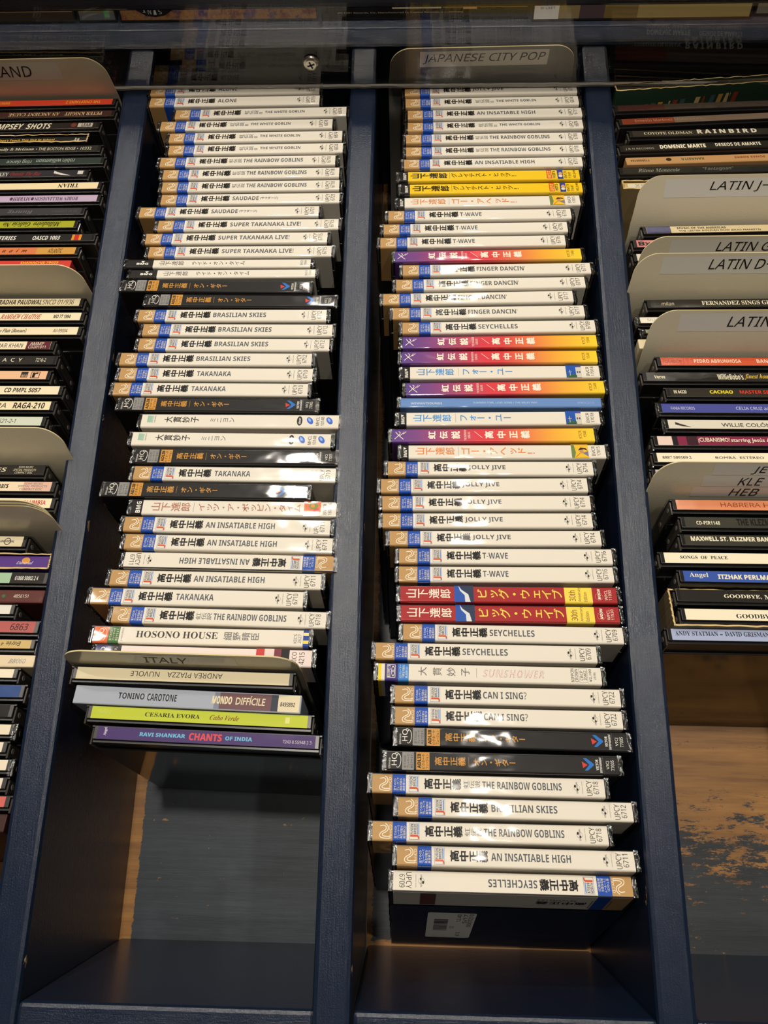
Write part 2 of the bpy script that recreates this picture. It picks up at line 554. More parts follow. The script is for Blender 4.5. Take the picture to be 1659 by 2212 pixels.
CDS = [
    ('FL', 'j:200,60,35:red spine with small yellow upside-down lettering', -239.65, 441.54, 0.9, 13.0, 10.1, 125.0, 142.0, 0, [('t', 88.1, 113.01, 0.25, 0.75, 'THE CHIEFTAINS 2', (225, 160, 50), 180, 1, 0), ('t', 37.75, 47.42, 0.25, 0.75, 'SHANACHIE', (225, 160, 50), 180, 1, 0)]),
    ('FL', 'j:58,34,26:dark brown spine with pale upside-down capitals', -238.87, 431.05, 0.9, 13.0, 10.1, 125.0, 142.0, 0, [('t', 88.01, 114.87, 0.2, 0.8, 'PETER KNIGHT', (205, 170, 130), 180, 0, 0), ('t', 47.38, 84.07, 0.2, 0.8, 'AN ANCIENT CAUSE', (205, 170, 130), 180, 0, 0)]),
    ('FL', 'j:30,27,24:black spine with bold cream capitals and a white box', -248.35, 420.54, 0.87, 13.0, 10.1, 125.0, 142.0, 0, [('t', 50.96, 89.32, 0, 0.95, 'MPSEY  SHOTS', (235, 225, 195), 0, 1, 0.2), ('r', 108.28, 118.8, 0.2, 0.9, (190, 180, 165)), ('t', 110.99, 117.6, 0.28, 0.82, 'LEAR', (25, 22, 20), 0, 1, 0), ('c', 103.35, 107.38, 0.2, 0.9, (120, 50, 35))]),
    ('FL', 'k:28,26,24:black cardboard sleeve with torn cream edges and yellow lettering', -256.21, 410.59, 0.84, 13.0, 9, 125.0, 142.0, 0, [('t', 61.06, 100.74, 0.3, 0.68, "Don't Teach This Shit In School", (225, 175, 60), 0, 1, 0.15), ('t', 115.13, 116.32, 0.2, 0.8, 'ZINC', (235, 225, 195), 90, 1, 0), ('t', 116.92, 118.42, 0.25, 0.7, '001', (235, 225, 195), 90, 1, 0)]),
    ('FL', 'j:34,33,30:black spine lettered in small cream serif capitals', -244.67, 400.24, 0.78, 13.0, 10.1, 125.0, 142.0, 0, [('t', 48.91, 76.36, 0.2, 0.75, 'nnolly & McGann', (205, 195, 165), 0, 0, 0.15), ('t', 77.85, 105.79, 0.25, 0.75, '• THE BOSTON EDGE', (205, 195, 165), 0, 0, 0), ('t', 106.98, 117.18, 0.25, 0.75, '• 10332', (205, 195, 165), 0, 0, 0)]),
    ('FL', 'j:40,52,46:dark green spine with pale upside-down small letters', -241.0, 389.71, 0.74, 13.0, 10.1, 125.0, 142.0, 0, [('t', 76.04, 102.93, 0.2, 0.85, 'robin williamson', (170, 180, 165), 180, 0, 0.1), ('t', 55.29, 72.78, 0.1, 0.85, 'ring dance', (170, 180, 165), 180, 0, 0.1)]),
    ('FL', 'j:42,40,44:charcoal spine with red script and a white streak', -250.84, 379.19, 0.71, 13.0, 10.1, 125.0, 142.0, 0, [('t', 61.48, 68.27, 0.1, 0.7, 'KEY', (205, 195, 185), 0, 0, 0), ('t', 69.45, 90.96, 0.15, 0.8, 'Outside The Box', (140, 50, 45), 0, 0, 0.3), ('q', 99.78, 112.12, 0.1, 0.9, (215, 205, 195)), ('r', 116.52, 120.33, 0.3, 0.85, (205, 200, 190))]),
    ('FL', 'j:236,215,170:narrow cream spine with five upside-down black capitals', -240.22, 368.66, 0.66, 13.0, 10.1, 125.0, 142.0, 0, [('t', 93.83, 108.11, 0.2, 0.85, 'TRIAN', (25, 22, 20), 180, 0, 0)]),
    ('FL', 'j:188,165,190:lilac spine with upside-down capitals and dots', -239.34, 358.14, 0.63, 13.0, 10.1, 125.0, 142.0, 0, [('t', 78.28, 108.31, 0.2, 0.75, 'ROBIN WILLIAMSON', (85, 60, 85), 180, 0, 0), ('t', 63.44, 75.23, 0.2, 0.75, 'MYRRH', (85, 60, 85), 180, 0, 0), ('c', 75.66, 77.84, 0.25, 0.75, (85, 60, 85)), ('c', 61.08, 63.27, 0.25, 0.75, (85, 60, 85))]),
    ('FL', 'j:58,55,58:grey spine with faint upside-down gothic letters', -248.78, 347.61, 0.58, 13.0, 10.1, 125.0, 142.0, 0, [('t', 70.87, 88.39, 0.1, 0.8, 'Runrig', (105, 100, 102), 180, 1, 0), ('t', 101.63, 118.48, 0.3, 0.65, 'RLM CD9001', (85, 82, 84), 180, 0, 0)]),
    ('FL', 'j:165,165,35:lime green spine with dark upside-down italics', -252.13, 337.09, 0.54, 13.0, 10.1, 125.0, 142.0, 0, [('t', 93.56, 112.23, 0.15, 0.85, 'Milladoiro', (25, 22, 20), 180, 0, 0.2), ('t', 72.87, 91.41, 0.15, 0.85, 'Galicia No', (25, 22, 20), 180, 0, 0.2)]),
    ('FL', 'j:32,30,28:black spine with white italics and a red and orange patch', -238.67, 326.57, 0.5, 13.0, 10.1, 125.0, 142.0, 0, [('t', 56.54, 70.26, 0.15, 0.75, 'STERIES', (230, 225, 215), 0, 1, 0.15), ('t', 81.56, 100.02, 0.15, 0.75, 'OASCD 1003', (230, 225, 215), 0, 1, 0.15), ('r', 108.04, 114.52, 0.05, 0.9, (215, 140, 40)), ('r', 109.74, 112.81, 0.05, 0.9, (190, 45, 35))]),
    ('FL', 'j:205,150,70:orange to mustard spine with spaced black italics', -248.31, 316.04, 0.46, 13.0, 10.1, 125.0, 142.0, 0, [('r', 65.39, 95.19, 0, 1, (212, 120, 70)), ('t', 72.21, 88.81, 0.3, 0.8, 'u  a  i  m', (25, 22, 20), 0, 1, 0.2), ('t', 103.26, 112.85, 0.15, 0.8, 'ATLANTIC', (60, 45, 30), 0, 0, 0.2)]),
    ('FL', 'd:205,62,50:red cardboard spine with yellow bold lettering', -253.6, 307.11, 0.43, 13.0, 7, 125.0, 142.0, 0, [('t', 91.2, 116.56, 0.5, 0.85, 'SHANACHIE 79023', (245, 190, 50), 0, 1, 0)]),
    ('FL', 'j:238,222,180:cream spine with bold black capitals and date 936', -239.61, 276.57, 0.3, 13.0, 10.1, 125.0, 142.0, 0, [('t', 65.87, 96.55, 0.2, 0.85, 'URADHA PAUDWAL', (25, 22, 20), 0, 1, 0.1), ('t', 96.96, 117.62, 0.2, 0.85, 'SNCD 01/936', (25, 22, 20), 0, 0, 0.1)]),
    ('FL', 'j:240,226,188:cream spine with red small capitals', -237.58, 266.05, 0.26, 13.0, 10.1, 125.0, 142.0, 0, [('t', 69.27, 95.64, 0.15, 0.8, 'RAMDEW CHAITOE', (180, 40, 35), 0, 0, 0.15), ('t', 103.86, 114.94, 0.25, 0.75, 'MO 77 1994', (25, 22, 20), 0, 1, 0.1)]),
    ('FL', 'j:238,222,185:cream spine with tiny black bracketed italics', -238.0, 255.52, 0.22, 13.0, 10.1, 125.0, 142.0, 0, [('t', 69.64, 88.06, 0.2, 0.8, 'oo Flute (Bansuri)', (25, 22, 20), 0, 0, 0.1), ('t', 105.61, 114.74, 0.3, 0.75, 'AV-89004', (25, 22, 20), 0, 0, 0)]),
    ('FL', 'j:236,220,185:cream spine ending in a maroon block', -254.03, 245.0, 0.18, 13.0, 10.1, 125.0, 142.0, 0, [('t', 87.38, 103.64, 0.2, 0.75, 'BAR KHAN', (25, 22, 20), 0, 0, 0), ('r', 105.92, 121.5, 0, 1, (95, 35, 45)), ('t', 108.11, 117.04, 0.52, 0.9, 'AMMP', (235, 225, 195), 0, 0, 0), ('t', 107.54, 118.66, 0.1, 0.45, 'CD201011', (235, 225, 195), 0, 0, 0)]),
    ('FL', 'j:38,34,30:black spine with widely spaced white capitals', -250.49, 234.47, 0.14, 13.0, 10.1, 125.0, 142.0, 0, [('t', 88.82, 101.34, 0.3, 0.75, 'A  C  Y', (235, 225, 195), 0, 0, 0), ('t', 110.06, 116.67, 0.3, 0.75, '7216-2', (235, 225, 195), 0, 0, 0)]),
    ('FL', 'j:232,185,145:peach spine with two small black logos', -253.14, 223.95, 0.1, 13.0, 10.1, 125.0, 142.0, 0, [('r', 104.92, 109.33, 0.2, 0.9, (50, 45, 42)), ('t', 105.32, 108.93, 0.25, 0.55, 'wea', (230, 185, 145), 0, 0, 0), ('r', 111.33, 116.94, 0.1, 0.9, (25, 22, 20)), ('r', 111.73, 116.54, 0.16, 0.84, (232, 185, 145)), ('t', 112.37, 115.9, 0.2, 0.8, 'r', (25, 22, 20), 0, 2, 0)]),
    ('FL', 'j:238,222,188:cream spine with large black capitals and 5057', -243.84, 213.42, 0.06, 13.0, 10.1, 125.0, 142.0, 0, [('t', 87.05, 109.9, 0.25, 0.8, 'CD PMPL 5057', (25, 22, 20), 0, 1, 0.1)]),
    ('FL', 'j:236,220,180:cream spine with wide black capitals and 210', -247.64, 202.9, 0.02, 13.0, 10.1, 125.0, 142.0, 0, [('t', 87.5, 93.84, 0.2, 0.8, 'RA', (25, 22, 20), 0, 0, 0.15), ('t', 98.19, 117.95, 0.15, 0.85, 'RAGA-210', (25, 22, 20), 0, 1, 0.1)]),
    ('FL', 'j:205,210,190:pale green spine with thin grey numerals', -251.39, 192.4, 0.0, 13.0, 10.1, 125.0, 142.0, 0, [('t', 94.64, 105.25, 0.25, 0.75, '621-2-1', (70, 70, 65), 0, 0, 0.1)]),
    ('FL', 'j:32,29,26:black spine with three tiny centred lines of text', -246.67, 160.16, 0.0, 13.0, 10.1, 125.0, 142.0, 0, [('t', 94.24, 100.39, 0.3, 0.75, 'ES', (235, 225, 195), 0, 1, 0.15), ('t', 107.3, 116.36, 0.7, 0.92, 'SONY MUSIC', (235, 225, 195), 0, 0, 0.15), ('t', 104.62, 118.43, 0.4, 0.62, 'SPECIAL PRODUCTS', (235, 225, 195), 0, 0, 0.15), ('t', 105.92, 116.9, 0.1, 0.32, 'COMPACT DISC', (235, 225, 195), 0, 0, 0.15)]),
    ('FL', 'j:236,214,180:cream to pink spine with three tiny lines of text', -238.93, 149.67, 0.0, 13.0, 10.1, 125.0, 142.0, 0, [('r', 104.37, 121.5, 0, 1, (222, 180, 160)), ('t', 89.11, 95.6, 0.3, 0.75, 'ears', (25, 22, 20), 0, 1, 0.1), ('t', 104.75, 116.4, 0.7, 0.93, 'SONY MUSIC', (120, 110, 100), 0, 0, 0.1), ('t', 101.32, 119.07, 0.42, 0.63, 'SPECIAL PRODUCTS', (120, 110, 100), 0, 0, 0.1), ('t', 102.84, 116.78, 0.1, 0.33, 'COMPACT DISC', (120, 110, 100), 0, 0, 0.1)]),
    ('FL', 'j:240,224,185:cream spine with bold red capitals', -237.38, 139.19, 0.0, 13.0, 10.1, 125.0, 142.0, 0, [('t', 102.59, 118.25, 0.35, 0.8, 'COLUMBIA', (195, 50, 60), 0, 1, 0)]),
    ('FL', 'j:236,222,185:cream spine with a small black globe mark', -250.46, 115.47, 0.0, 13.0, 10.1, 125.0, 142.0, 0, [('c', 110.48, 114.58, 0.15, 0.85, (60, 55, 50)), ('c', 110.93, 114.13, 0.22, 0.78, (236, 222, 185)), ('t', 108.25, 116.44, 0.4, 0.62, 'UNIVERSAL', (25, 22, 20), 0, 1, 0)]),
    ('FL', 'k:85,52,130:purple cardboard sleeve with torn white edges', -235.67, 105.04, 0.0, 13.0, 10, 125.0, 142.0, 0, [('c', 107.52, 112.46, 0.3, 0.9, (215, 150, 70)), ('t', 104.93, 114.53, 0.25, 0.55, 'Universal', (215, 205, 225), 0, 0, 0.3)]),
    ('FL', 'j:36,32,28:black spine with a pale green block and white numerals', -234.46, 93.65, 0.0, 13.0, 10.1, 125.0, 142.0, 0, [('r', 90.38, 102.11, 0, 1, (165, 195, 160)), ('t', 104.67, 118.21, 0.3, 0.7, '61868 50002 2 4', (220, 215, 205), 0, 1, 0)]),
    ('FL', 'd:92,48,42:wood-grained brown cardboard spine with white numerals', -236.38, 84.25, 0.0, 13.0, 8, 125.0, 142.0, 0, [('t', 107.57, 116.07, 0.35, 0.65, '4856151', (225, 210, 195), 0, 0, 0), ('c', 100.65, 102.84, 0.35, 0.65, (60, 110, 60))]),
    ('FL', 'j:226,220,208:plain white spine, blank, behind the rose one', -250.86, 75.41, 0.0, 13.0, 9, 125.0, 142.0, 0, []),
    ('FL', 'j:178,92,88:rose spine with large black numerals', -235.21, 65.5, 0.0, 13.0, 10.1, 125.0, 142.0, 0, [('t', 107.53, 117.56, 0.2, 0.8, '6863', (25, 22, 20), 0, 1, 0.15)]),
    ('FL', 'j:205,175,110:tan spine with upside-down black script', -236.02, 55.84, 0.0, 13.0, 8.5, 125.0, 142.0, 0, [('t', 107.4, 115.59, 0.3, 0.8, 'Entrée', (25, 22, 20), 180, 0, 0.25), ('t', 104.55, 105.98, 0.3, 0.7, '4', (25, 22, 20), 180, 0, 0.25)]),
    ('FL', 'd:225,205,170:cream cardboard spine with grey italic serial', -236.01, 47.78, 0.0, 13.0, 7, 125.0, 142.0, 0, [('t', 110.28, 120.05, 0.25, 0.72, 'BB060', (150, 150, 150), 0, 0, 0.25)]),
    ('FL', 'j:236,224,195:blank cream spine between grey-italic cardboard one and blue one', -243.18, 39.71, 0.0, 13.0, 8.5, 125.0, 142.0, 0, []),
    ('FL', 'j:48,75,130:blue spine, blank', -237.78, 30.06, 0.0, 13.0, 10.1, 125.0, 142.0, 0, []),
    ('FL', 'j:28,26,24:black spine, blank, in front of the blue one', -242.13, 19.58, 0.0, 13.0, 10.1, 125.0, 142.0, 0, []),
    ('FL', 'j:232,218,190:crumpled cream spine in shrink wrap near the front', -239.95, 9.77, 0.0, 13.0, 8.8, 125.0, 142.0, 0, []),
    ('FL', 'j:230,216,195:narrow white spine in front of the crumpled cream one', -242.54, 0.63, 0.0, 13.0, 8.8, 125.0, 142.0, 0, []),
    ('FL', 'j:232,218,195:white spine with rounded wrap end', -238.58, -8.52, 0.0, 13.0, 8.8, 125.0, 142.0, 0, []),
    ('FL', 'j:228,214,195:white spine just behind the salmon one', -239.65, -17.67, 0.0, 13.0, 8.8, 125.0, 142.0, 0, []),
    ('FL', 'j:205,100,90:salmon spine, frontmost of the coloured ones', -236.39, -26.82, 0.0, 13.0, 8.8, 125.0, 142.0, 0, []),
    ('FL', 'd:60,32,30:dark maroon cardboard case lying frontmost of all', -237.76, -36.07, 0.0, 13.0, 9, 125.0, 142.0, 0, []),
    ('L', 'AL', -92.6, 452.79, 0.64, 11.0, 10.1, 125.0, 142.0, 0, None),
    ('L', 'AL', -92.21, 442.36, 0.66, 11.0, 10.1, 125.0, 142.0, 0, None),
    ('L', 'WG', -72.87, 431.68, 0.94, 11.0, 10.1, 125.0, 142.0, 0, None),
    ('L', 'WG', -82.2, 421.12, 0.77, 11.0, 10.1, 125.0, 142.0, 0, None),
    ('L', 'WG', -74.98, 410.67, 0.73, 11.0, 10.1, 125.0, 142.0, 0, None),
    ('L', 'WG', -74.24, 400.17, 0.63, 11.0, 10.1, 125.0, 142.0, 0, None),
    ('L', 'RG', -79.02, 389.68, 0.72, 11.0, 10.1, 125.0, 142.0, 0, None),
    ('L', 'RG', -75.98, 379.24, 0.68, 11.0, 10.1, 125.0, 142.0, 0, None),
    ('L', 'RG', -75.49, 368.81, 0.65, 11.0, 10.1, 125.0, 142.0, 0, None),
    ('L', 'SA', -75.03, 358.32, 0.55, 11.0, 10.1, 125.0, 142.0, 0, None),
    ('L', 'SA', -88.52, 347.77, 0.39, 11.0, 10.1, 125.0, 142.0, 0, None),
    ('L', 'ST', -74.93, 337.23, 0.54, 11.0, 10.1, 125.0, 142.0, 0, None),
    ('L', 'ST', -81.97, 326.74, 0.45, 11.0, 10.1, 125.0, 142.0, 0, None),
    ('L', 'ST', -78.78, 316.21, 0.31, 11.0, 10.1, 125.0, 142.0, 0, None),
    ('L', 'RI', -92.09, 307.09, 0.22, 11.0, 7.4, 125.0, 142.0, 0, None),
    ('L', 'RI', -88.64, 299.32, 0.35, 11.0, 7.4, 125.0, 142.0, 0, None),
    ('L', 'HQ', -92.22, 289.42, -0.55, 11.0, 10.1, 125.0, 142.0, 0, None),
    ('L', 'HQ', -75.55, 278.82, -0.34, 11.0, 10.1, 125.0, 142.0, 0, None),
    ('L', 'BS', -80.02, 267.96, 0.13, 11.0, 10.1, 125.0, 142.0, 0, None),
    ('L', 'BS', -75.84, 257.34, -0.1, 11.0, 10.1, 125.0, 142.0, 0, None),
    ('L', 'BS', -77.35, 246.89, -0.06, 11.0, 10.1, 125.0, 142.0, 0, None),
    ('L', 'BS', -87.89, 236.45, -0.02, 11.0, 10.1, 125.0, 142.0, 0, None),
    ('L', 'TK', -86.87, 225.93, -0.13, 11.0, 10.1, 125.0, 142.0, 0, None),
    ('L', 'TK', -89.36, 215.52, -0.14, 11.0, 10.1, 125.0, 142.0, 0, None),
    ('L', 'HQ', -84.09, 204.97, -0.28, 11.0, 10.1, 125.0, 142.0, 0, None),
    ('L', 'ON', -69.43, 194.04, -0.02, 11.0, 10.1, 125.0, 142.0, 0, None),
    ('L', 'ON', -73.79, 181.81, -0.34, 11.0, 10.1, 125.0, 142.0, 0, None),
    ('L', 'HQ', -70.72, 170.53, -0.07, 11.0, 10.1, 125.0, 142.0, 0, None),
    ('L', 'TK', -70.01, 159.58, -0.29, 11.0, 10.1, 125.0, 142.0, 0, None),
    ('L', 'HQ', -86.4, 148.94, -0.47, 11.0, 10.1, 125.0, 142.0, 0, None),
    ('L', 'PO', -68.67, 138.21, -0.23, 11.0, 10.1, 125.0, 142.0, 0, None),
    ('L', 'AI', -71.96, 127.42, -0.63, 11.0, 10.1, 125.0, 142.0, 0, None),
    ('L', 'AI', -70.17, 116.71, -0.62, 11.0, 10.1, 125.0, 142.0, 0, None),
    ('L', 'AIf', -69.18, 105.78, -0.56, 11.0, 10.1, 125.0, 142.0, 0, None),
    ('L', 'AI', -75.87, 95.31, -0.51, 11.0, 10.1, 125.0, 142.0, 0, None),
    ('L', 'TK', -85.47, 84.74, -0.34, 11.0, 10.1, 125.0, 142.0, 0, None),
    ('L', 'RG', -72.1, 73.79, -0.9, 11.0, 10.1, 125.0, 142.0, 0, None),
    ('L', 'HO', -81.18, 62.89, -0.39, 11.0, 10.1, 125.0, 142.0, 0, None),
    ('L', 'PK', -79.13, 52.18, -0.7, 11.0, 10.1, 125.0, 142.0, 0, None),
    ('L', 'AND', -89.37, 39.64, -0.95, 11.0, 10.1, 125.0, 142.0, 0, None),
    ('L', 'TON', -85.53, 28.57, -1.65, 11.0, 10.1, 125.0, 142.0, 0, None),
    ('L', 'CES', -78.22, 18.13, -1.61, 11.0, 10.1, 125.0, 142.0, 0, None),
    ('L', 'RAV', -73.55, 7.6, -1.49, 11.0, 10.1, 125.0, 142.0, 0, None),
    ('R', 'JJ', 89.13, 451.56, 0.77, 13.0, 10.1, 125.0, 142.0, 0, None),
    ('R', 'WG', 89.71, 441.04, 0.73, 13.0, 10.1, 125.0, 142.0, 0, None),
    ('R', 'AI', 91.39, 430.55, 0.75, 13.0, 10.1, 125.0, 142.0, 0, None),
    ('R', 'WG', 91.5, 419.98, 0.83, 13.0, 10.1, 125.0, 142.0, 0, None),
    ('R', 'RG', 90.39, 409.21, 0.53, 13.0, 10.1, 125.0, 142.0, 0, None),
    ('R', 'RG', 90.5, 398.51, 0.76, 13.0, 10.1, 125.0, 142.0, 0, None),
    ('R', 'AI', 89.21, 388.0, 0.72, 13.0, 10.1, 125.0, 142.0, 0, None),
    ('R', 'YE', 86.59, 377.37, 0.56, 13.0, 10.1, 125.0, 142.0, 0, None),
    ('R', 'YE', 87.87, 366.85, 0.52, 13.0, 10.1, 125.0, 142.0, 0, None),
    ('R', 'GH', 85.7, 356.1, 0.8, 13.0, 10.1, 125.0, 142.0, 0, None),
    ('R', 'TW', 79.18, 345.53, 0.7, 13.0, 10.1, 125.0, 142.0, 0, None),
    ('R', 'TW', 76.25, 334.91, 0.85, 13.0, 10.1, 125.0, 142.0, 0, None),
    ('R', 'TW', 74.29, 324.41, 0.88, 13.0, 10.1, 125.0, 142.0, 0, None),
    ('R', 'KT', 83.99, 313.75, 1.07, 13.0, 10.1, 125.0, 142.0, 0, None),
    ('R', 'FD', 89.34, 303.03, 0.81, 13.0, 10.1, 125.0, 142.0, 0, None),
    ('R', 'FD', 85.14, 292.25, 1.12, 13.0, 10.1, 125.0, 142.0, 0, None),
    ('R', 'FD', 76.93, 281.69, 1.2, 13.0, 10.1, 125.0, 142.0, 0, None),
    ('R', 'FD', 83.37, 271.07, 1.06, 13.0, 10.1, 125.0, 142.0, 0, None),
    ('R', 'SE', 89.52, 260.45, 0.92, 13.0, 10.1, 125.0, 142.0, 0, None),
    ('R', 'KT', 89.82, 249.9, 0.84, 13.0, 10.1, 125.0, 142.0, 0, None),
    ('R', 'KT', 89.27, 239.15, 0.56, 13.0, 10.1, 125.0, 142.0, 0, None),
    ('R', 'FY', 90.0, 228.48, 0.74, 13.0, 10.1, 125.0, 142.0, 0, None),
    ('R', 'KT', 92.24, 217.72, 1.03, 13.0, 10.1, 125.0, 142.0, 0, None),
    ('R', 'WW', 89.28, 208.02, 0.4, 13.0, 7.4, 125.0, 142.0, 0, None),
    ('R', 'FY', 88.1, 197.24, 0.74, 13.0, 10.1, 125.0, 142.0, 0, None),
    ('R', 'KT', 84.07, 186.22, 0.71, 13.0, 10.1, 125.0, 142.0, 0, None),
    ('R', 'GH', 89.96, 175.5, 0.53, 13.0, 10.1, 125.0, 142.0, 0, None),
    ('R', 'JJ', 81.99, 164.88, 0.46, 13.0, 10.1, 125.0, 142.0, 0, None),
    ('R', 'JJ', 78.09, 154.11, 0.76, 13.0, 10.1, 125.0, 142.0, 0, None),
    ('R', 'JJ', 79.06, 143.27, 0.64, 13.0, 10.1, 125.0, 142.0, 0, None),
    ('R', 'JJ', 79.46, 132.48, 0.58, 13.0, 10.1, 125.0, 142.0, 0, None),
    ('R', 'JJ', 83.68, 121.89, 0.62, 13.0, 10.1, 125.0, 142.0, 0, None),
    ('R', 'TW', 89.29, 111.17, 0.37, 13.0, 10.1, 125.0, 142.0, 0, None),
    ('R', 'TW', 89.32, 100.6, 0.46, 13.0, 10.1, 125.0, 142.0, 0, None),
    ('R', 'RE', 90.22, 88.91, 0.28, 13.0, 10.1, 125.0, 142.0, 0, None),
    ('R', 'RE', 90.78, 78.0, 0.18, 13.0, 10.1, 125.0, 142.0, 0, None),
    ('R', 'SE', 92.07, 66.96, -0.25, 13.0, 10.1, 125.0, 142.0, 0, None),
    ('R', 'SE', 76.98, 56.39, -0.16, 13.0, 10.1, 125.0, 142.0, 0, None),
    ('R', 'SU', 78.65, 44.89, -0.33, 13.0, 10.1, 125.0, 142.0, 0, None),
    ('R', 'CS', 87.98, 33.27, -0.17, 13.0, 10.1, 125.0, 142.0, 0, None),
    ('R', 'CS', 88.24, 21.95, -0.23, 13.0, 10.1, 125.0, 142.0, 0, None),
    ('R', 'HQ', 89.61, 10.8, -0.49, 13.0, 10.1, 125.0, 142.0, 0, None),
    ('R', 'HQ', 84.1, -1.24, -0.21, 13.13, 10.1, 125.0, 142.0, 0, None),
    ('R', 'RG', 76.71, -12.53, -0.2, 14.64, 10.1, 125.0, 142.0, 0, None),
    ('R', 'BS', 90.45, -23.81, -0.22, 16.13, 10.1, 125.0, 142.0, 0, None),
    ('R', 'RG', 77.24, -35.62, 0.06, 17.72, 10.1, 125.0, 142.0, 0, None),
    ('R', 'AI', 90.16, -47.31, -0.2, 19.22, 10.1, 125.0, 142.0, 0, None),
    ('R', 'SEf', 88.34, -59.61, -0.2, 20.82, 10.1, 125.0, 142.0, 0, None),
    ('FR', 'k:70,60,48:torn brown cardboard sleeve with green front, rearmost', 238.3, 454.57, 3.96, 14.5, 9, 125.0, 142.0, 3, []),
    ('FR', 'j:62,30,24:dark maroon wrapped spine, blank', 236.55, 435.82, 2.03, 14.5, 10, 125.0, 142.0, 0, [('r', 35.66, 116.66, 0, 1, (58, 48, 40))]),
    ('FR', 'j:112,92,75:grey-brown spine with a rust block and faint lettering', 238.58, 424.61, 2.78, 14.5, 10.1, 125.0, 142.0, 0, [('r', 3.5, 39.34, 0, 1, (120, 48, 28)), ('t', 12.48, 38.18, 0.35, 0.8, 'Ernesto Martinez', (180, 130, 100), 0, 0, 0), ('t', 39.73, 58.37, 0.35, 0.8, 'Mutaciones', (150, 125, 105), 0, 0, 0)]),
    ('FR', 'j:40,36,28:black spine with widely spaced white capitals', 244.87, 412.5, 1.15, 14.5, 10.1, 125.0, 142.0, 0, [('t', 11.27, 44.18, 0.3, 0.75, 'COYOTE OLDMAN', (200, 190, 165), 0, 0, 0), ('t', 47.66, 88.11, 0.3, 1.0, 'R A I N B I R D', (215, 205, 180), 0, 2, 0)]),
    ('FR', 'j:30,27,22:black spine with heavy white capitals', 237.43, 401.11, 2.03, 14.5, 10.1, 125.0, 142.0, 0, [('t', 5.04, 24.33, 0.15, 0.5, 'J & N RECORDS', (170, 160, 145), 0, 0, 0), ('t', 28.56, 59.53, 0.2, 0.85, 'DOMENIC MARTE', (235, 225, 195), 0, 2, 0), ('t', 66.2, 96.79, 0.3, 0.85, 'DESEOS DE AMARTE', (235, 225, 195), 0, 1, 0)]),
    ('FR', 'd:185,140,90:tan cardboard spine with upside-down lettering', 242.15, 391.53, 1.91, 14.5, 8, 125.0, 142.0, 0, [('t', 3.07, 15.74, 0.35, 0.65, 'TTSR000104', (60, 40, 25), 180, 1, 0), ('c', 26.85, 30.68, 0.3, 0.8, (40, 32, 25)), ('t', 37.18, 52.46, 0.35, 0.7, 'KANASITA', (70, 85, 50), 180, 1, 0), ('t', 73.04, 93.57, 0.4, 0.7, 'SONES SOBRE', (150, 70, 45), 180, 1, 0)]),
    ('FR', 'j:32,32,28:black spine with faint grey script', 235.82, 381.4, 1.22, 14.5, 10.1, 125.0, 142.0, 0, [('t', 13.45, 41.69, 0.2, 0.8, 'Ritmo Menacole', (130, 128, 115), 0, 0, 0.2), ('t', 57.3, 77.8, 0.2, 0.8, '"Fantagoan"', (120, 118, 108), 0, 0, 0.2)]),
    ('FR', 'k:196,165,105:cream cardboard sleeve with a small white label', 238.17, 370.97, 0.75, 14.5, 9, 125.0, 142.0, 0, [('r', 3.81, 31.92, 0.15, 0.85, (215, 205, 180)), ('t', 8.75, 19.77, 0.25, 0.7, 'GIBBS SC', (60, 55, 50), 180, 0, 0)]),
    ('FR', 'j:205,185,140:cream spine starting with a navy block', 247.54, 333.52, 1.22, 14.5, 10.1, 125.0, 142.0, 0, [('r', 3.5, 19.28, 0, 1, (45, 48, 92)), ('t', 23.72, 55.24, 0.55, 0.85, 'MUSIC OF THE AMERICAS', (25, 22, 20), 0, 1, 0), ('t', 24.24, 77.31, 0.12, 0.45, 'THE LESTER ROLDÁN DUO (DUO PIANISTS)', (25, 22, 20), 0, 1, 0)]),
    ('FR', 'j:200,120,120:pink spine mostly hidden by a divider card', 240.37, 322.34, 0.57, 14.5, 10.1, 125.0, 142.0, 0, [('t', 4.61, 13.09, 0.2, 0.8, 'Bx', (25, 22, 20), 0, 2, 0)]),
    ('FR', 'j:215,205,185:white spine mostly hidden, just behind two divider cards', 239.66, 311.76, 0.6, 14.5, 10.1, 125.0, 142.0, 0, []),
    ('FR', 'j:36,32,24:black spine with cream small capitals', 245.48, 277.31, 0.85, 14.5, 10.1, 125.0, 142.0, 0, [('t', 10.1, 18.08, 0.25, 0.75, 'milan', (205, 195, 170), 0, 0, 0.2), ('t', 35.52, 78.64, 0.25, 0.8, 'FERNANDEZ SINGS GR', (235, 225, 195), 0, 0, 0)]),
    ('FR', 'j:225,215,195:white wrapped spine with thin grey capitals', 237.91, 265.5, 0.76, 14.5, 8.5, 125.0, 142.0, 0, [('t', 7.88, 20.36, 0.3, 0.75, 'SILVANA', (110, 110, 100), 0, 0, 0)]),
    ('FR', 'j:120,125,70:wrapped spine with a green picture', 240.76, 257.34, 0.45, 14.5, 6.5, 125.0, 142.0, 0, [('q', 4.12, 15.93, 0.2, 0.9, (60, 80, 45))]),
    ('FR', 'd:228,212,175:plain cream cardboard case beside the divider card', 239.0, 249.25, 0.16, 14.5, 8, 125.0, 142.0, 0, []),
    ('FR', 'j:205,82,45:orange spine with white stencil capitals', 248.06, 235.65, 0.07, 14.5, 10.1, 125.0, 142.0, 0, [('t', 4.73, 16.36, 0.3, 0.7, 'POLYDOR', (120, 50, 40), 0, 0, 0), ('t', 23.7, 52.38, 0.3, 0.75, 'PEDRO ABRUNHOSA', (245, 215, 190), 0, 1, 0), ('t', 61.81, 71.24, 0.3, 0.75, 'BAND', (245, 215, 190), 0, 1, 0)]),
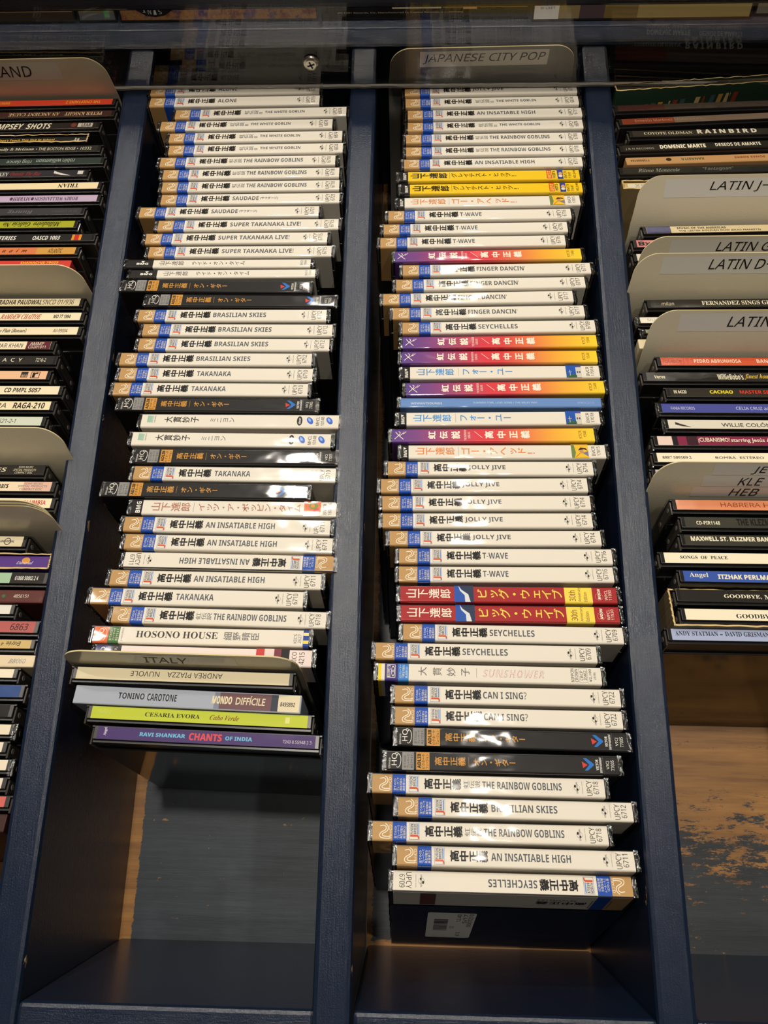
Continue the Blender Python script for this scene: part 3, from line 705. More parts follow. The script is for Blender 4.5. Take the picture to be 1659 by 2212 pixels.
    ('FR', 'j:34,31,25:black spine with white and gold words', 238.37, 225.02, -0.02, 14.5, 10.1, 125.0, 142.0, 0, [('t', 8.19, 14.7, 0.25, 0.65, 'Verve', (235, 225, 195), 0, 1, 0), ('t', 46.45, 62.0, 0.15, 0.85, "WillieBobo's", (235, 225, 195), 0, 1, 0), ('t', 62.49, 78.79, 0.15, 0.85, 'finest hour', (215, 180, 70), 0, 0, 0.25)]),
    ('FR', 'j:46,41,32:dark spine with yellow and red capitals', 251.56, 214.44, 0.02, 14.5, 10.1, 125.0, 142.0, 0, [('t', 5.92, 13.46, 0.35, 0.75, 'EK 64320', (235, 225, 195), 0, 1, 0), ('t', 27.51, 41.47, 0.35, 0.75, 'CACHAO', (225, 205, 50), 0, 2, 0), ('t', 45.56, 64.89, 0.35, 0.75, 'MASTER SES', (210, 60, 45), 0, 1, 0)]),
    ('FR', 'j:72,78,150:periwinkle blue wrapped spine', 245.7, 203.81, -0.06, 14.5, 10.1, 125.0, 142.0, 0, [('t', 8.9, 23.16, 0.3, 0.65, 'FANIA RECORDS', (200, 200, 225), 0, 0, 0), ('t', 47.79, 69.25, 0.3, 0.7, 'CELIA CRUZ and', (200, 200, 225), 0, 0, 0)]),
    ('FR', 'j:218,210,190:white wrapped spine with big grey capitals', 248.57, 193.22, -0.02, 14.5, 10.1, 125.0, 142.0, 0, [('q', 7.67, 17.19, 0.15, 0.75, (60, 55, 50)), ('t', 35.01, 64.32, 0.2, 0.75, 'WILLIE COLÓN', (80, 75, 68), 0, 1, 0)]),
    ('FR', 'j:130,40,68:magenta striped spine with white bold lettering', 241.24, 182.51, 0.15, 14.5, 10.1, 125.0, 142.0, 0, [('r', 3.5, 12.2, 0, 1, (230, 205, 190)), ('r', 12.2, 15.45, 0, 1, (35, 25, 30)), ('r', 20.77, 27.26, 0, 1, (60, 30, 40)), ('t', 27.56, 46.13, 0.25, 0.85, '¡CUBANISMO!', (235, 225, 195), 0, 1, 0), ('t', 46.84, 70.82, 0.25, 0.8, 'starring Jesús Al', (235, 225, 195), 0, 1, 0)]),
    ('FR', 'j:240,228,198:cream spine with typewriter numerals', 240.03, 171.87, 0.24, 14.5, 10.1, 125.0, 142.0, 0, [('t', 6.62, 23.5, 0.35, 0.65, '8887 509109 2', (25, 22, 20), 0, 0, 0), ('t', 37.58, 65.96, 0.35, 0.68, 'BOMBA  ESTÉREO', (25, 22, 20), 0, 0, 0)]),
    ('FR', 'j:195,180,195:lilac spine with a round black mark', 238.43, 161.09, 0.17, 14.5, 10.1, 125.0, 142.0, 0, [('c', 6.37, 10.3, 0.25, 0.9, (45, 40, 40))]),
    ('FR', 'j:225,140,95:orange peach spine with brown capitals', 248.37, 142.11, -0.06, 14.5, 10.1, 125.0, 142.0, 0, [('t', 28.95, 51.58, 0.3, 0.75, 'HABRERA', (150, 60, 35), 0, 0, 0), ('t', 53.43, 62.31, 0.3, 0.75, 'HA', (150, 60, 35), 0, 0, 0)]),
    ('FR', 'j:62,60,50:grey spine with black condensed capitals', 252.26, 131.45, -0.14, 14.5, 10.1, 125.0, 142.0, 0, [('t', 9.93, 23.29, 0.25, 0.62, 'CD-PIR1148', (235, 225, 195), 0, 1, 0), ('t', 33.02, 54.72, 0.2, 0.9, 'THE KLEZMO', (25, 22, 20), 0, 2, 0)]),
    ('FR', 'j:58,55,46:dark grey spine with tight white capitals', 251.2, 120.86, -0.1, 14.5, 10.1, 125.0, 142.0, 0, [('t', 6.95, 53.26, 0.4, 0.85, 'MAXWELL ST. KLEZMER BAND', (235, 225, 195), 0, 2, 0)]),
    ('FR', 'j:240,230,200:cream spine with small spaced serif capitals', 238.56, 110.26, -0.05, 14.5, 10.1, 125.0, 142.0, 0, [('t', 12.4, 39.12, 0.4, 0.72, 'SONGS  OF  PEACE', (25, 22, 20), 0, 0, 0)]),
    ('FR', 'j:55,85,165:bright blue spine with white lettering', 248.38, 99.41, -0.37, 14.5, 10.1, 125.0, 142.0, 0, [('t', 6.76, 17.24, 0.3, 0.85, 'Angel', (235, 225, 195), 0, 0, 0), ('t', 22.51, 54.35, 0.25, 0.7, 'ITZHAK PERLMAN', (235, 225, 195), 0, 2, 0)]),
    ('FR', 'j:34,30,26:black spine in the torn cardboard slipcase', 245.43, 88.39, -0.32, 14.5, 10.1, 125.0, 142.0, 0, [('t', 27.52, 48.25, 0.25, 0.65, 'GOODBYE,', (235, 225, 195), 0, 1, 0), ('t', 49.68, 53.6, 0.25, 0.65, 'M', (235, 225, 195), 0, 1, 0)]),
    ('FR', 'j:242,230,200:cream spine in the torn cardboard slipcase', 247.1, 77.8, -0.27, 14.5, 10.1, 125.0, 142.0, 0, [('t', 31.24, 52.3, 0.2, 0.6, 'GOODBYE', (25, 22, 20), 0, 1, 0)]),
    ('FR', 'j:165,175,205:pale blue spine with dark small capitals, frontmost', 238.46, 66.53, -0.22, 14.5, 10.1, 125.0, 142.0, 0, [('t', 5.48, 28.79, 0.4, 0.8, 'ANDY STATMAN', (40, 45, 65), 0, 0, 0), ('t', 29.85, 31.26, 0.5, 0.58, '-', (40, 45, 65), 0, 0, 0), ('t', 32.67, 56.59, 0.4, 0.8, 'DAVID GRISMAN', (40, 45, 65), 0, 0, 0)]),
]
CARDS = [
    {'col': 'FL', 'x': -242.37, 'yt': 451.44, 'yb': 449.94, 'zt': 28, 'yaw': 0.9, 'text': 'LAND', 'label': 'grey divider card lettered with black capitals ending in AND, rearmost of far left bin', 'lean': 13},
    {'col': 'FL', 'x': -238.2, 'yt': 290.14, 'yb': 283.55, 'zt': 22, 'yaw': 0.3, 'text': '', 'label': 'plain grey divider card behind the cream spine dated 936', 'lean': 13},
    {'col': 'FL', 'x': -233.36, 'yt': 179.28, 'yb': 165.97, 'zt': 22, 'yaw': 0.0, 'text': '', 'label': 'plain grey divider card just behind the black three-line spine', 'lean': 13},
    {'col': 'FL', 'x': -233.5, 'yt': 131.4, 'yb': 122.31, 'zt': 22, 'yaw': 0.0, 'text': '', 'label': 'foremost of three stacked plain divider cards in far left bin', 'lean': 13},
    {'col': 'FL', 'x': -234.39, 'yt': 132.39, 'yb': 123.45, 'zt': 24, 'yaw': 0.0, 'text': '', 'label': 'middle one of three stacked plain divider cards in far left bin', 'lean': 13},
    {'col': 'FL', 'x': -235.28, 'yt': 133.36, 'yb': 124.6, 'zt': 26, 'yaw': 0.0, 'text': '', 'label': 'hindmost of three stacked plain divider cards in far left bin', 'lean': 13},
    {'col': 'L', 'x': -88.91, 'yt': 50.64, 'yb': 45.46, 'zt': 20, 'yaw': -0.9, 'text': 'ITALY', 'label': 'grey divider card lettered ITALY in the left middle bin', 'lean': 11},
    {'col': 'R', 'x': 81.87, 'yt': 459.56, 'yb': 460.35, 'zt': 27, 'yaw': 1.0, 'text': 'JAPANESE CITY POP', 'label': 'grey divider card lettered JAPANESE CITY POP behind the clear panel', 'lean': 13},
    {'col': 'FR', 'x': 244.39, 'yt': 359.27, 'yb': 340.16, 'zt': 20, 'yaw': 0.9, 'text': 'LATIN J–K', 'label': 'beige divider card lettered LATIN J-K in far right bin', 'lean': 14.5},
    {'col': 'FR', 'x': 242.53, 'yt': 311.02, 'yb': 298.85, 'zt': 22, 'yaw': 0.6, 'text': 'LATIN G–', 'label': 'beige divider card lettered LATIN G in far right bin', 'lean': 14.5},
    {'col': 'FR', 'x': 236.56, 'yt': 298.66, 'yb': 283.46, 'zt': 22, 'yaw': 0.5, 'text': 'LATIN D–E', 'label': 'beige divider card lettered LATIN D-E in far right bin', 'lean': 14.5},
    {'col': 'FR', 'x': 243.13, 'yt': 258.42, 'yb': 241.68, 'zt': 22, 'yaw': 0.3, 'text': 'LATIN A', 'label': 'beige divider card lettered LATIN A behind the orange spine', 'lean': 14.5},
    {'col': 'FR', 'x': 237.13, 'yt': 161.67, 'yb': 148.58, 'zt': 20, 'yaw': 0.0, 'text': 'JE|KLE|HEB', 'label': 'beige divider card with three lines starting JE, KLE, HEB', 'lean': 14.5},
]
# ------------------------------------------------------------------ the bin
S = 164.6      # spacing of the dividers
HW = 9.5       # half thickness of a divider
DEPTH = 140.0
YF, YB = -117.0, 492.0
PLATE_Y = 453.0

def tag(o, label, cat, group=None):
    o['label'] = label
    o['category'] = cat
    if group:
        o['group'] = group
    return o

def empty(name, loc=(0, 0, 0), rot=(0, 0, 0)):
    o = bpy.data.objects.new(name, None)
    o.empty_display_size = 0.01
    COL.objects.link(o)
    o.location = [a * MM for a in loc]
    o.rotation_euler = rot
    return o

rack = empty('record_bin', (0, 0, 0))
tag(rack, 'navy-painted wooden bin with four long compartments holding the rows of CDs', 'bin')
mdiv = None
for k in (-2, -1, 0, 1, 2):
    mb = MB()
    mb.box(-HW, HW, YF - 19, YB, -DEPTH - 12, 0, M_NAVY, 2.6)
    o = link('divider', mb.mesh('divider'), rack)
    o.location = ((k * S - (1.2 if k == 0 else 0)) * MM, 0, 0)
for k, (nm, fm) in enumerate((('far_left', floor_mat(-1, -400, 10, -1, -55, 40, 1.6, (58, 60, 62))),
                              ('left', floor_mat(-1, -147.5, 2.5, -1, -117.6, 2.0, 2.6, (47, 54, 61))),
                              ('right', floor_mat(-1, 12.5, 4, -1, -114, 6, 2.6, (42, 46, 52))),
                              ('far_right', floor_mat(1, 900, 10, 1, -50, 42, 9.0, (40, 44, 48))))):
    x0 = (k - 2) * S
    mb = MB()
    mb.box(x0 + HW - 0.5, x0 + S - HW + 0.5, YF - 1, YB, -DEPTH - 12, -DEPTH, fm)
    link('bin_floor', mb.mesh('bin_floor'), rack)
    mb = MB()
    mb.box(x0 + HW - 0.4, x0 + S - HW + 0.4, YF - 18.5, YF, -DEPTH - 12, -1.5, M_NAVYX, 2.2)
    link('front_panel', mb.mesh('front_panel'), rack)
mb = MB()
mb.box(-2 * S - HW, 2 * S + HW, YB, YB + 19, -DEPTH - 12, 0, M_NAVYX, 2.5)
link('back_panel', mb.mesh('back_panel'), rack)
mb = MB()
mb.box(-2 * S - HW, 2 * S + HW, YB + 19, YB + 130, -20, -2, M_NAVYX, 2.0)
link('display_ledge', mb.mesh('display_ledge'), rack)
mb = MB()
mb.box(-2 * S - HW, 2 * S + HW, PLATE_Y + 13, PLATE_Y + 47, 50, 64, M_NAVYX, 2.0)  # added rail out of view, sized to shade the strip behind the clear panel
link('added_shade_rail', mb.mesh('added_shade_rail'), rack)
mb = MB()
vs = []
for x in (-2 * S - HW, 2 * S + HW):
    for y, z in ((YB + 46, -2), (YB + 64, -2), (YB + 119, 115.5), (YB + 101, 115.5)):
        vs.append((x, y, z))
mb.add(vs, [(0, 1, 2, 3), (7, 6, 5, 4), (0, 4, 5, 1), (1, 5, 6, 2), (2, 6, 7, 3), (3, 7, 4, 0)], M_NAVYX)
link('display_backboard', mb.mesh('display_backboard'), rack)

# ------------------------------------------------------------------ clear panel across the back of the bins
panel = empty('acrylic_panel', (0, PLATE_Y, 0.6))
tag(panel, 'clear acrylic panel standing across the top of the bin behind the last CDs', 'panel')
mb = MB()
mb.box(-2 * S - HW, 2 * S + HW, 0, 3, 0.5, 62, M_ACRYLIC)
link('sheet', mb.mesh('sheet'), panel)
mb = MB()
n = 140
vs, fs = [], []
for i in range(n + 1):
    x = (-2 * S - HW) + (4 * S + 2 * HW) * i / n
    j = random.uniform(-0.25, 0.25)
    vs += [(x, -0.45 + j * 0.5, 1.5 + j), (x, -0.3, -0.2 + j), (x, 3.2, -0.2 + j), (x, 3.2, 0.5)]
for i in range(n):
    for q in range(3):
        a = 4 * i + q
        fs.append((a, a + 4, a + 5, a + 1))
mb.add(vs, fs, M_ACEDGE)
link('sawn_edge', mb.mesh('sawn_edge'), panel)
mb = MB()
rings = [(5.6, 0.0), (5.6, 0.8), (5.0, 1.7), (3.6, 2.4), (1.6, 2.8)]
vs, fs = [], []
n = 28
for r_, h in rings:
    for i in range(n):
        a = 2 * math.pi * i / n
        vs.append((r_ * math.cos(a), -h, r_ * math.sin(a)))
for q in range(len(rings) - 1):
    for i in range(n):
        fs.append((q * n + i, q * n + (i + 1) % n, (q + 1) * n + (i + 1) % n, (q + 1) * n + i))
fs.append(tuple(range((len(rings) - 1) * n, len(rings) * n)))
mb.add(vs, fs, M_METAL)
for ang in (0.35, 0.35 + math.pi / 2):
    c, s_ = math.cos(ang), math.sin(ang)
    q = [(-2.6, -0.55), (2.6, -0.55), (2.6, 0.55), (-2.6, 0.55)]
    mb.add([(a * c - b * s_, -2.95, a * s_ + b * c) for a, b in q] + [(a * c - b * s_, -2.2, a * s_ + b * c) for a, b in q],
           [(0, 1, 2, 3), (0, 4, 5, 1), (1, 5, 6, 2), (2, 6, 7, 3), (3, 7, 4, 0)], M_BLACK)
o = link('screw', mb.mesh('screw'), panel)
o.location = (-35.6 * MM, -0.2 * MM, 21.4 * MM)

# ------------------------------------------------------------------ CD case parts
CACHE = {}
def cached(key, fn):
    if key not in CACHE:
        CACHE[key] = fn()
    return CACHE[key]

def m_lid(T):
    mb = MB()
    mb.box(-62.5, 62.5, -T / 2, -T / 2 + 1.1, 0, 129.5, M_LID, 0.3)
    for sx in (-1, 1):
        mb.box(min(sx * 61.4, sx * 62.5), max(sx * 61.4, sx * 62.5), -T / 2 + 0.1, T / 2 - 1.2, 117, 140.8, M_ARM, 0.3)
        for z in (121.0, 136.5):
            mb.disc((62.3 if sx > 0 else -62.7, 0.3, z), 'x', 1.5, 0.4, M_HINGE, 12)
        mb.box(min(sx * 62.2, sx * 62.7), max(sx * 62.2, sx * 62.7), -T / 2 + 0.6, -T / 2 + 1.2, 118, 139, M_LID)
    return mb.mesh('case_lid')

def m_tray(T, H):
    mb = MB()
    mb.box(-61.2, 61.2, -T / 2 + 2.7, T / 2, 0.3, H, M_TRAY, 0.35)
    mb.box(-61.2, 61.2, -T / 2 + 1.3, -T / 2 + 2.75, 0.3, H - 1.6, M_TRAY, 0.2)
    for sx in (-1, 1):
        mb.box(min(sx * 61, sx * 62.4), max(sx * 61, sx * 62.4), -T / 2 + 1.3, T / 2, 0.3, 116.4, M_TRAY, 0.2)
        mb.box(min(sx * 60.9, sx * 62.5), max(sx * 60.9, sx * 62.5), T / 2 - 1.1, T / 2, 116.4, H, M_TRAY, 0.2)
    return mb.mesh('case_tray')

def m_fold(T, H, side, seed):
    """crumpled film over one end of the case, folded over the top corner"""
    rnd = random.Random(seed)
    mb = MB()
    prof = [(60.6, H + 0.25)] + [(62.75, H + 0.1 - i * (H - 1) / 26.0) for i in range(27)]
    ny = 6
    vs = []
    for i, (x, z) in enumerate(prof):
        for j in range(ny + 1):
            y = -T / 2 - 0.05 + (T + 0.1) * j / ny
            a = 0.0 if i == 0 else rnd.uniform(0.0, 0.55)
            b = rnd.uniform(0, 0.25) if i < 2 else 0
            vs.append((side * (x + a), y, z + b))
    fs = []
    for i in range(len(prof) - 1):
        for j in range(ny):
            a = i * (ny + 1) + j
            q = (a, a + 1, a + ny + 2, a + ny + 1)
            fs.append(q if side < 0 else q[::-1])
    mb.add(vs, fs, M_FILM)
    return mb.mesh('wrap_fold')

def top_place(T, H, lift=0.0, L=125.0):
    return lambda u, v, h: (u - L / 2, v - T / 2, H + lift + h)

def obi_profile(T, H, drop):
    t = T / 2 + 0.08
    r = 1.15
    pr = [(-t, H - drop), (-t, H + 0.1 - r)]
    for i in range(1, 5):
        a = math.pi / 2 * i / 4
        pr.append((-t + r - r * math.cos(a), H + 0.1 - r + r * math.sin(a)))
    for i in range(0, 5):
        a = math.pi / 2 * i / 4
        pr.append((t - r + r * math.sin(a), H + 0.1 - r + r * math.cos(a)))
    pr.append((t, H - drop))
    return pr

def obi_body(mb, T, H, sections, drop=28):
    """paper strip folded over the spine; sections: (u0, u1, material) on the case scale 0..125"""
    pr = obi_profile(T, H, drop)
    for u0, u1, m in sections:
        vs, fs = [], []
        for u in (u0, u1):
            vs += [(u - 62.5, y, z) for y, z in pr]
        k = len(pr)
        for i in range(k - 1):
            fs.append((i, k + i, k + i + 1, i + 1))
        mb.add(vs, fs, m)

INK_W, INK_K = ink((228, 220, 204)), ink((26, 24, 24))
GOLD, BLUE, GREYT = ink((186, 146, 92)), ink((28, 78, 172)), ink((86, 90, 96))
PALE = ink((240, 230, 205))

def shm_ends(A, code, T):
    """gold and blue end blocks, framed J mark, globe and catalogue number"""
    o = 2.0
    f = T / 10.1
    V = lambda v: v * f
    G = PALE
    A.stroke([(o + 9.2, V(1.3)), (o + 5.0, V(1.3)), (o + 3.9, V(2.1)), (o + 3.8, V(3.2)), (o + 4.6, V(4.3)), (o + 6.6, V(5.2)), (o + 7.3, V(6.2)), (o + 6.8, V(7.4)), (o + 5.8, V(7.7)), (o + 4.0, V(7.3))], 0.42, G)
    A.stroke([(o + 9.2, V(2.2)), (o + 6.1, V(2.2)), (o + 5.1, V(2.8)), (o + 5.3, V(3.6)), (o + 7.6, V(4.7)), (o + 8.3, V(6.0)), (o + 8.0, V(7.6)), (o + 6.6, V(8.6))], 0.42, G)
    A.text('HmCD', o + 8.7, o + 10.1, V(1.4), V(8.0), G, 90)
    for i, (t, e) in enumerate((('全てのCD', 7.3), ('プレーヤーで', 7.9), ('再生可能な', 7.6), ('高音質CD', 7.5))):
        A.text(t, o + 11.3 + i * 1.55, o + 12.6 + i * 1.55, V(1.3), V(e), G, 90)
    A.frame(o + 19.2, o + 24.4, V(0.9), V(8.9), 0.14, ink((60, 100, 180)))
    A.rect(o + 23.2, o + 23.9, V(3.4), V(8.5), ink((110, 145, 200)))
    A.text('FUSION', o + 19.7, o + 21.1, V(3.6), V(8.5), ink((50, 60, 90)), 90, 1)
    A.text('BREEZE', o + 21.4, o + 22.8, V(3.6), V(8.5), ink((50, 60, 90)), 90, 1)
    A.text('J', o + 19.6, o + 24.2, V(1.2), V(3.3), ink((205, 85, 45)), 90, 1)
    A.column('高中正義', o + 27.0, o + 46.6, V(2.3), V(8.0), INK_K, 2)
    g = o + 106.6
    A.circle(g, V(4.9), 1.55, ink((120, 120, 118)))
    A.circle(g, V(4.9), 1.4, INK_W, A.k + 1)
    A.circle(g - 0.9, V(5.6), 0.5, INK_K, A.k + 2, ry=0.75)
    A.circle(g + 0.3, V(4.0), 0.45, INK_K, A.k + 2, ry=0.6)
    A.text('UNIVERSAL', g - 0.4, g + 0.5, V(2.0), V(7.9), INK_K, 90, 0, layer=A.k + 2)
    A.text('UNIVERSAL MUSIC', g + 2.6, g + 3.0, V(1.8), V(8.2), GREYT, 90)
    A.text('UPCY', o + 111.6, o + 114.4, V(1.0), V(8.6), INK_K, 90)
    A.text(code, o + 115.1, o + 117.9, V(1.9), V(8.2), INK_K, 90)

def shm(code, parts):
    def build(mb, T, H):
        obi_body(mb, T, H, [(2.0, 12.5, GOLD), (12.5, 19.7, BLUE), (19.7, 123.0, INK_W)])
        A = Art(mb, top_place(T, H, 0.1))
        shm_ends(A, code, T)
        for p in parts:
            if p[0] == 'T':
                A.text(p[1], 2 + p[2], 2 + p[3], p[4] if len(p) > 4 else 3.2, p[5] if len(p) > 5 else 7.0, GREYT, 0, 1)
            else:
                A.column(p[1], 2 + p[2], 2 + p[3], 2.9, 7.3, GREYT, 0)
    return build

def bmg(A, u0, u1, v0, v1, rot=90):
    A.text('BMG', u0, u1, v0, v1, ink((235, 230, 220)), rot, 1)

def d_yellow(mb, T, H):
    Y = ink((238, 196, 28))
    obi_body(mb, T, H, [(2.0, 7.5, INK_K), (7.5, 123, Y)])
    A = Art(mb, top_place(T, H, 0.1))
    bmg(A, 4.2, 6.3, 1.2, 6.2)
    A.poly([(4.2, 6.4), (4.2, 8.2), (6.0, 7.3)], ink((235, 230, 220)))
    A.column('山下達郎', 9.0, 34.2, 2.0, 8.0, INK_K, 2)
    A.rect(35.6, 35.8, 1.6, 8.4, GREYT)
    A.column('グレイテスト・ヒッツ！', 36.6, 81.0, 2.7, 7.6, INK_K, 1)
    A.rect(101, 104.4, 0.8, 9.4, ink((214, 72, 42)))
    A.rect(104.4, 107.4, 0.8, 9.4, ink((240, 205, 60)))
    A.text('BEST', 101.6, 103.9, 1.4, 8.6, ink((245, 205, 80)), 90, 1, layer=3)
    A.text('HITS', 104.8, 106.9, 1.6, 8.4, INK_K, 90, 1, layer=3)
    A.rect(108.2, 112, 0.4, 9.7, ink((36, 58, 140)))
    A.circle(110.3, 5.4, 1.3, ink((205, 160, 120)), 3, ry=2.0)
    A.circle(110.2, 3.0, 1.4, ink((225, 215, 200)), 3, ry=1.2)
    for t, u, w in (('BVCR', 112.6, 7.2), ('1541', 115.4, 6.0), ('¥2,548', 118.8, 8.2)):
        A.text(t, u, u + 1.9, 1.0, 1.0 + w, INK_K, 90)

def d_orange(mb, T, H):
    O = ink((222, 128, 56))
    obi_body(mb, T, H, [(2.0, 6.2, INK_K), (6.2, 123, INK_W)])
    A = Art(mb, top_place(T, H, 0.1))
    bmg(A, 3.2, 5.2, 1.0, 6.0)
    A.poly([(3.2, 6.2), (3.2, 8.2), (4.9, 7.2)], ink((235, 230, 220)))
    A.column('山下達郎', 10.0, 34.0, 2.4, 8.2, O, 1)
    A.rect(35.9, 36.05, 2.0, 8.4, GREYT)
    A.column('ゴー・アヘッド！', 37.6, 81.8, 2.2, 8.2, O, 1)
    A.rect(103, 113, 0.3, 9.9, ink((232, 186, 50)))
    A.poly([(103, 0.4), (104.6, 0.4), (105.6, 4), (104.8, 9.6), (103, 9.6)], ink((110, 130, 70)))
    A.circle(109, 5.0, 1.1, ink((196, 140, 100)), 3, ry=1.6)
    A.poly([(107, 5.6), (108.4, 7.6), (111.6, 7.2), (112.6, 5.4), (110.6, 6.4)], ink((50, 34, 30)), 3)
    A.poly([(109.4, 3.8), (112.8, 1.2), (112.9, 5.0)], ink((120, 120, 140)), 3)
    A.stroke([(105.4, 0.8), (108.0, 3.6)], 0.35, ink((190, 70, 40)), 3)
    A.text('BVCR', 115.0, 117.0, 1.8, 8.6, INK_K, 90)
    A.text('17015', 118.0, 120.0, 1.8, 8.4, INK_K, 90)

def d_foryou(mb, T, H):
    B = ink((62, 138, 200))
    obi_body(mb, T, H, [(2.0, 6.6, INK_K), (6.6, 123, INK_W)])
    A = Art(mb, top_place(T, H, 0.1))
    bmg(A, 3.4, 5.4, 1.0, 6.0)
    A.poly([(3.4, 6.2), (3.4, 8.2), (5.1, 7.2)], ink((235, 230, 220)))
    A.column('山下達郎', 10.2, 34.0, 2.4, 8.2, B, 1)
    A.rect(36.3, 36.45, 2.0, 8.4, GREYT)
    A.column('フォー・ユー', 38.4, 70.2, 2.2, 8.2, B, 1)
    A.rect(102.6, 112, 0.2, 10.0, ink((34, 84, 172)))
    A.rect(108.6, 112, 0.2, 8.2, ink((206, 200, 186)))
    A.rect(109.2, 110.0, 3.6, 5.0, ink((60, 70, 90)), 3)
    A.rect(110.6, 111.4, 3.6, 5.0, ink((60, 70, 90)), 3)
    A.rect(109.8, 111.2, 8.2, 9.0, ink((160, 60, 50)), 3)
    A.poly([(103.5, 0.3), (109, 0.3), (109, 2.0), (106, 2.8), (103.5, 1.8)], ink((52, 96, 58)), 3)
    A.stroke([(105, 1.5), (105, 6)], 0.25, ink((225, 215, 200)), 3)
    A.stroke([(104, 4.4), (106.2, 4.4)], 0.25, ink((225, 215, 200)), 3)
    A.text('BVCR', 114.8, 116.8, 1.2, 8.6, INK_K, 90)
    A.text('17018', 117.6, 119.6, 1.2, 8.6, INK_K, 90)

def d_rainbow(mb, T, H):
    R_ = rainbow_ink()
    obi_body(mb, T, H, [(2.0, 123, R_)])
    A = Art(mb, top_place(T, H, 0.1))
    Wt = ink((242, 232, 212))
    A.stroke([(4.2, 7.4), (6.0, 4.8), (8.8, 2.0)], 0.4, Wt)
    A.stroke([(3.6, 2.2), (6.2, 5.0), (7.2, 7.0), (6.0, 7.8)], 0.35, Wt)
    A.stroke([(6.4, 4.4), (8.6, 6.4), (9.6, 8.4), (8.2, 5.2), (10.6, 7.8)], 0.3, Wt)
    for t, a, b in (('虹', 23.6, 28.4), ('伝', 30.6, 35.6), ('説', 37.6, 43.0)):
        A.text(t, a, b, 2.1, 7.9, Wt, 90, 2, em=True)
    A.text('THE RAINBOW', 45.3, 46.7, 0.9, 8.8, Wt, 90)
    A.text('GOBLINS', 47.6, 49.0, 2.4, 7.2, Wt, 90)
    A.stroke([(51.6, 7.6), (56.2, 2.8)], 0.25, Wt)
    for t, a in (('高', 57.6), ('中', 65.0), ('正', 72.2), ('義', 79.2)):
        A.text(t, a, a + 5.4, 2.1, 7.9, Wt, 90, 2, em=True)
    A.text('KTCR', 113.8, 115.6, 2.0, 7.8, ink((96, 62, 30)), 90)
    A.text('1548', 116.6, 118.4, 3.0, 7.6, ink((96, 62, 30)), 90)

def d_red(mb, T, H):
    R_, Y = ink((164, 40, 42)), ink((240, 214, 84))
    obi_body(mb, T, H, [(2.0, 94.0, R_), (94.0, 109.4, Y), (109.4, 123, R_)])
    A = Art(mb, top_place(T, H, 0.1))
    A.column('山下達郎', 5.0, 30.6, 2.0, 8.2, ink((240, 230, 208)), 1)
    A.rect(32.4, 43.2, 0.05, 10.05, ink((40, 84, 170)))
    A.poly([(35.2, 10.0), (43.2, 10.0), (43.2, 0.1), (41.2, 0.1)], ink((40, 56, 84)))
    A.poly([(34.8, 10.0), (36.4, 7.6), (40.2, 4.8), (41.4, 0.1), (38.4, 0.1), (38.2, 4.2), (35.6, 7.0)], ink((220, 220, 222)), 3)
    A.column('ビッグ・ウェイブ', 45.0, 93.0, 1.8, 8.4, Y, 1)
    A.text('30th', 96.4, 100.0, 1.2, 7.6, ink((120, 44, 40)), 90)
    A.text('Anniversary', 101.4, 103.4, 0.9, 9.4, ink((120, 44, 40)), 90)
    A.text('Edition', 104.4, 106.4, 0.9, 6.6, ink((120, 44, 40)), 90)
    A.circle(113.1, 3.9, 2.2, ink((225, 150, 130)))
    A.circle(113.1, 3.9, 2.05, R_, 2)
    A.text('MOON', 112.4, 114.0, 2.2, 8.6, ink((240, 230, 208)), 90, 2, 0.2, layer=3)
    A.text('WPCL', 116.2, 117.9, 1.8, 8.0, ink((240, 230, 208)), 90)
    A.text('11930', 118.4, 120.1, 1.8, 8.0, ink((240, 230, 208)), 90)

def d_sun(mb, T, H):
    obi_body(mb, T, H, [(2.0, 3.7, ink((244, 206, 20))), (3.7, 5.6, INK_W), (5.6, 12.9, ink((58, 48, 118))), (12.9, 18.7, ink((52, 128, 205))), (18.7, 123, INK_W)])
    A = Art(mb, top_place(T, H, 0.1))
    A.frame(6.8, 11.4, 1.6, 9.0, 0.25, PALE)
    A.text('BLU-SPEC CD', 7.2, 8.7, 1.9, 8.7, PALE, 90, 1)
    A.circle(10.1, 5.3, 0.95, PALE, ry=2.9)
    A.circle(10.1, 5.3, 0.7, ink((58, 48, 118)), 2, ry=2.4)
    A.circle(10.1, 5.3, 0.3, PALE, 3, ry=0.8)
    for i, (t, e) in enumerate((('CDプレーヤー', 9.0), ('で再生可能な', 8.8), ('高品質CD', 7.9))):
        A.text(t, 13.5 + i * 1.7, 14.8 + i * 1.7, 1.5, e, PALE, 90)
    for t, a in (('大', 23.6), ('貫', 31.6), ('妙', 39.2), ('子', 46.8)):
        A.text(t, a, a + 5.2, 2.9, 8.2, ink((96, 92, 88)), 90, 0, em=True)
    A.rect(55.6, 55.75, 2.6, 8.0, GREYT)
    A.text('SUNSHOWER', 59.0, 92.4, 3.0, 7.4, ink((202, 130, 140)), 0, 1, 0.25)
    A.text('SUNSHOWER', 59.1, 92.3, 3.12, 7.28, INK_W, 0, 0, 0.25, layer=2)
    A.text('NIPPON', 106.6, 108.4, 1.4, 8.9, INK_K, 90)
    A.text('CROWN', 108.8, 110.5, 1.4, 8.7, INK_K, 90)
    A.frame(111.0, 115.6, 1.2, 9.0, 0.12, GREYT)
    A.text('CRCP', 111.6, 113.2, 2.4, 7.8, INK_K, 90)
    A.text('20462', 113.6, 115.2, 2.4, 7.8, INK_K, 90)
    A.text('¥2,100', 116.4, 118.0, 1.6, 8.7, INK_K, 90)
    A.text('(定価)', 118.8, 120.2, 3.0, 7.0, GREYT, 90)

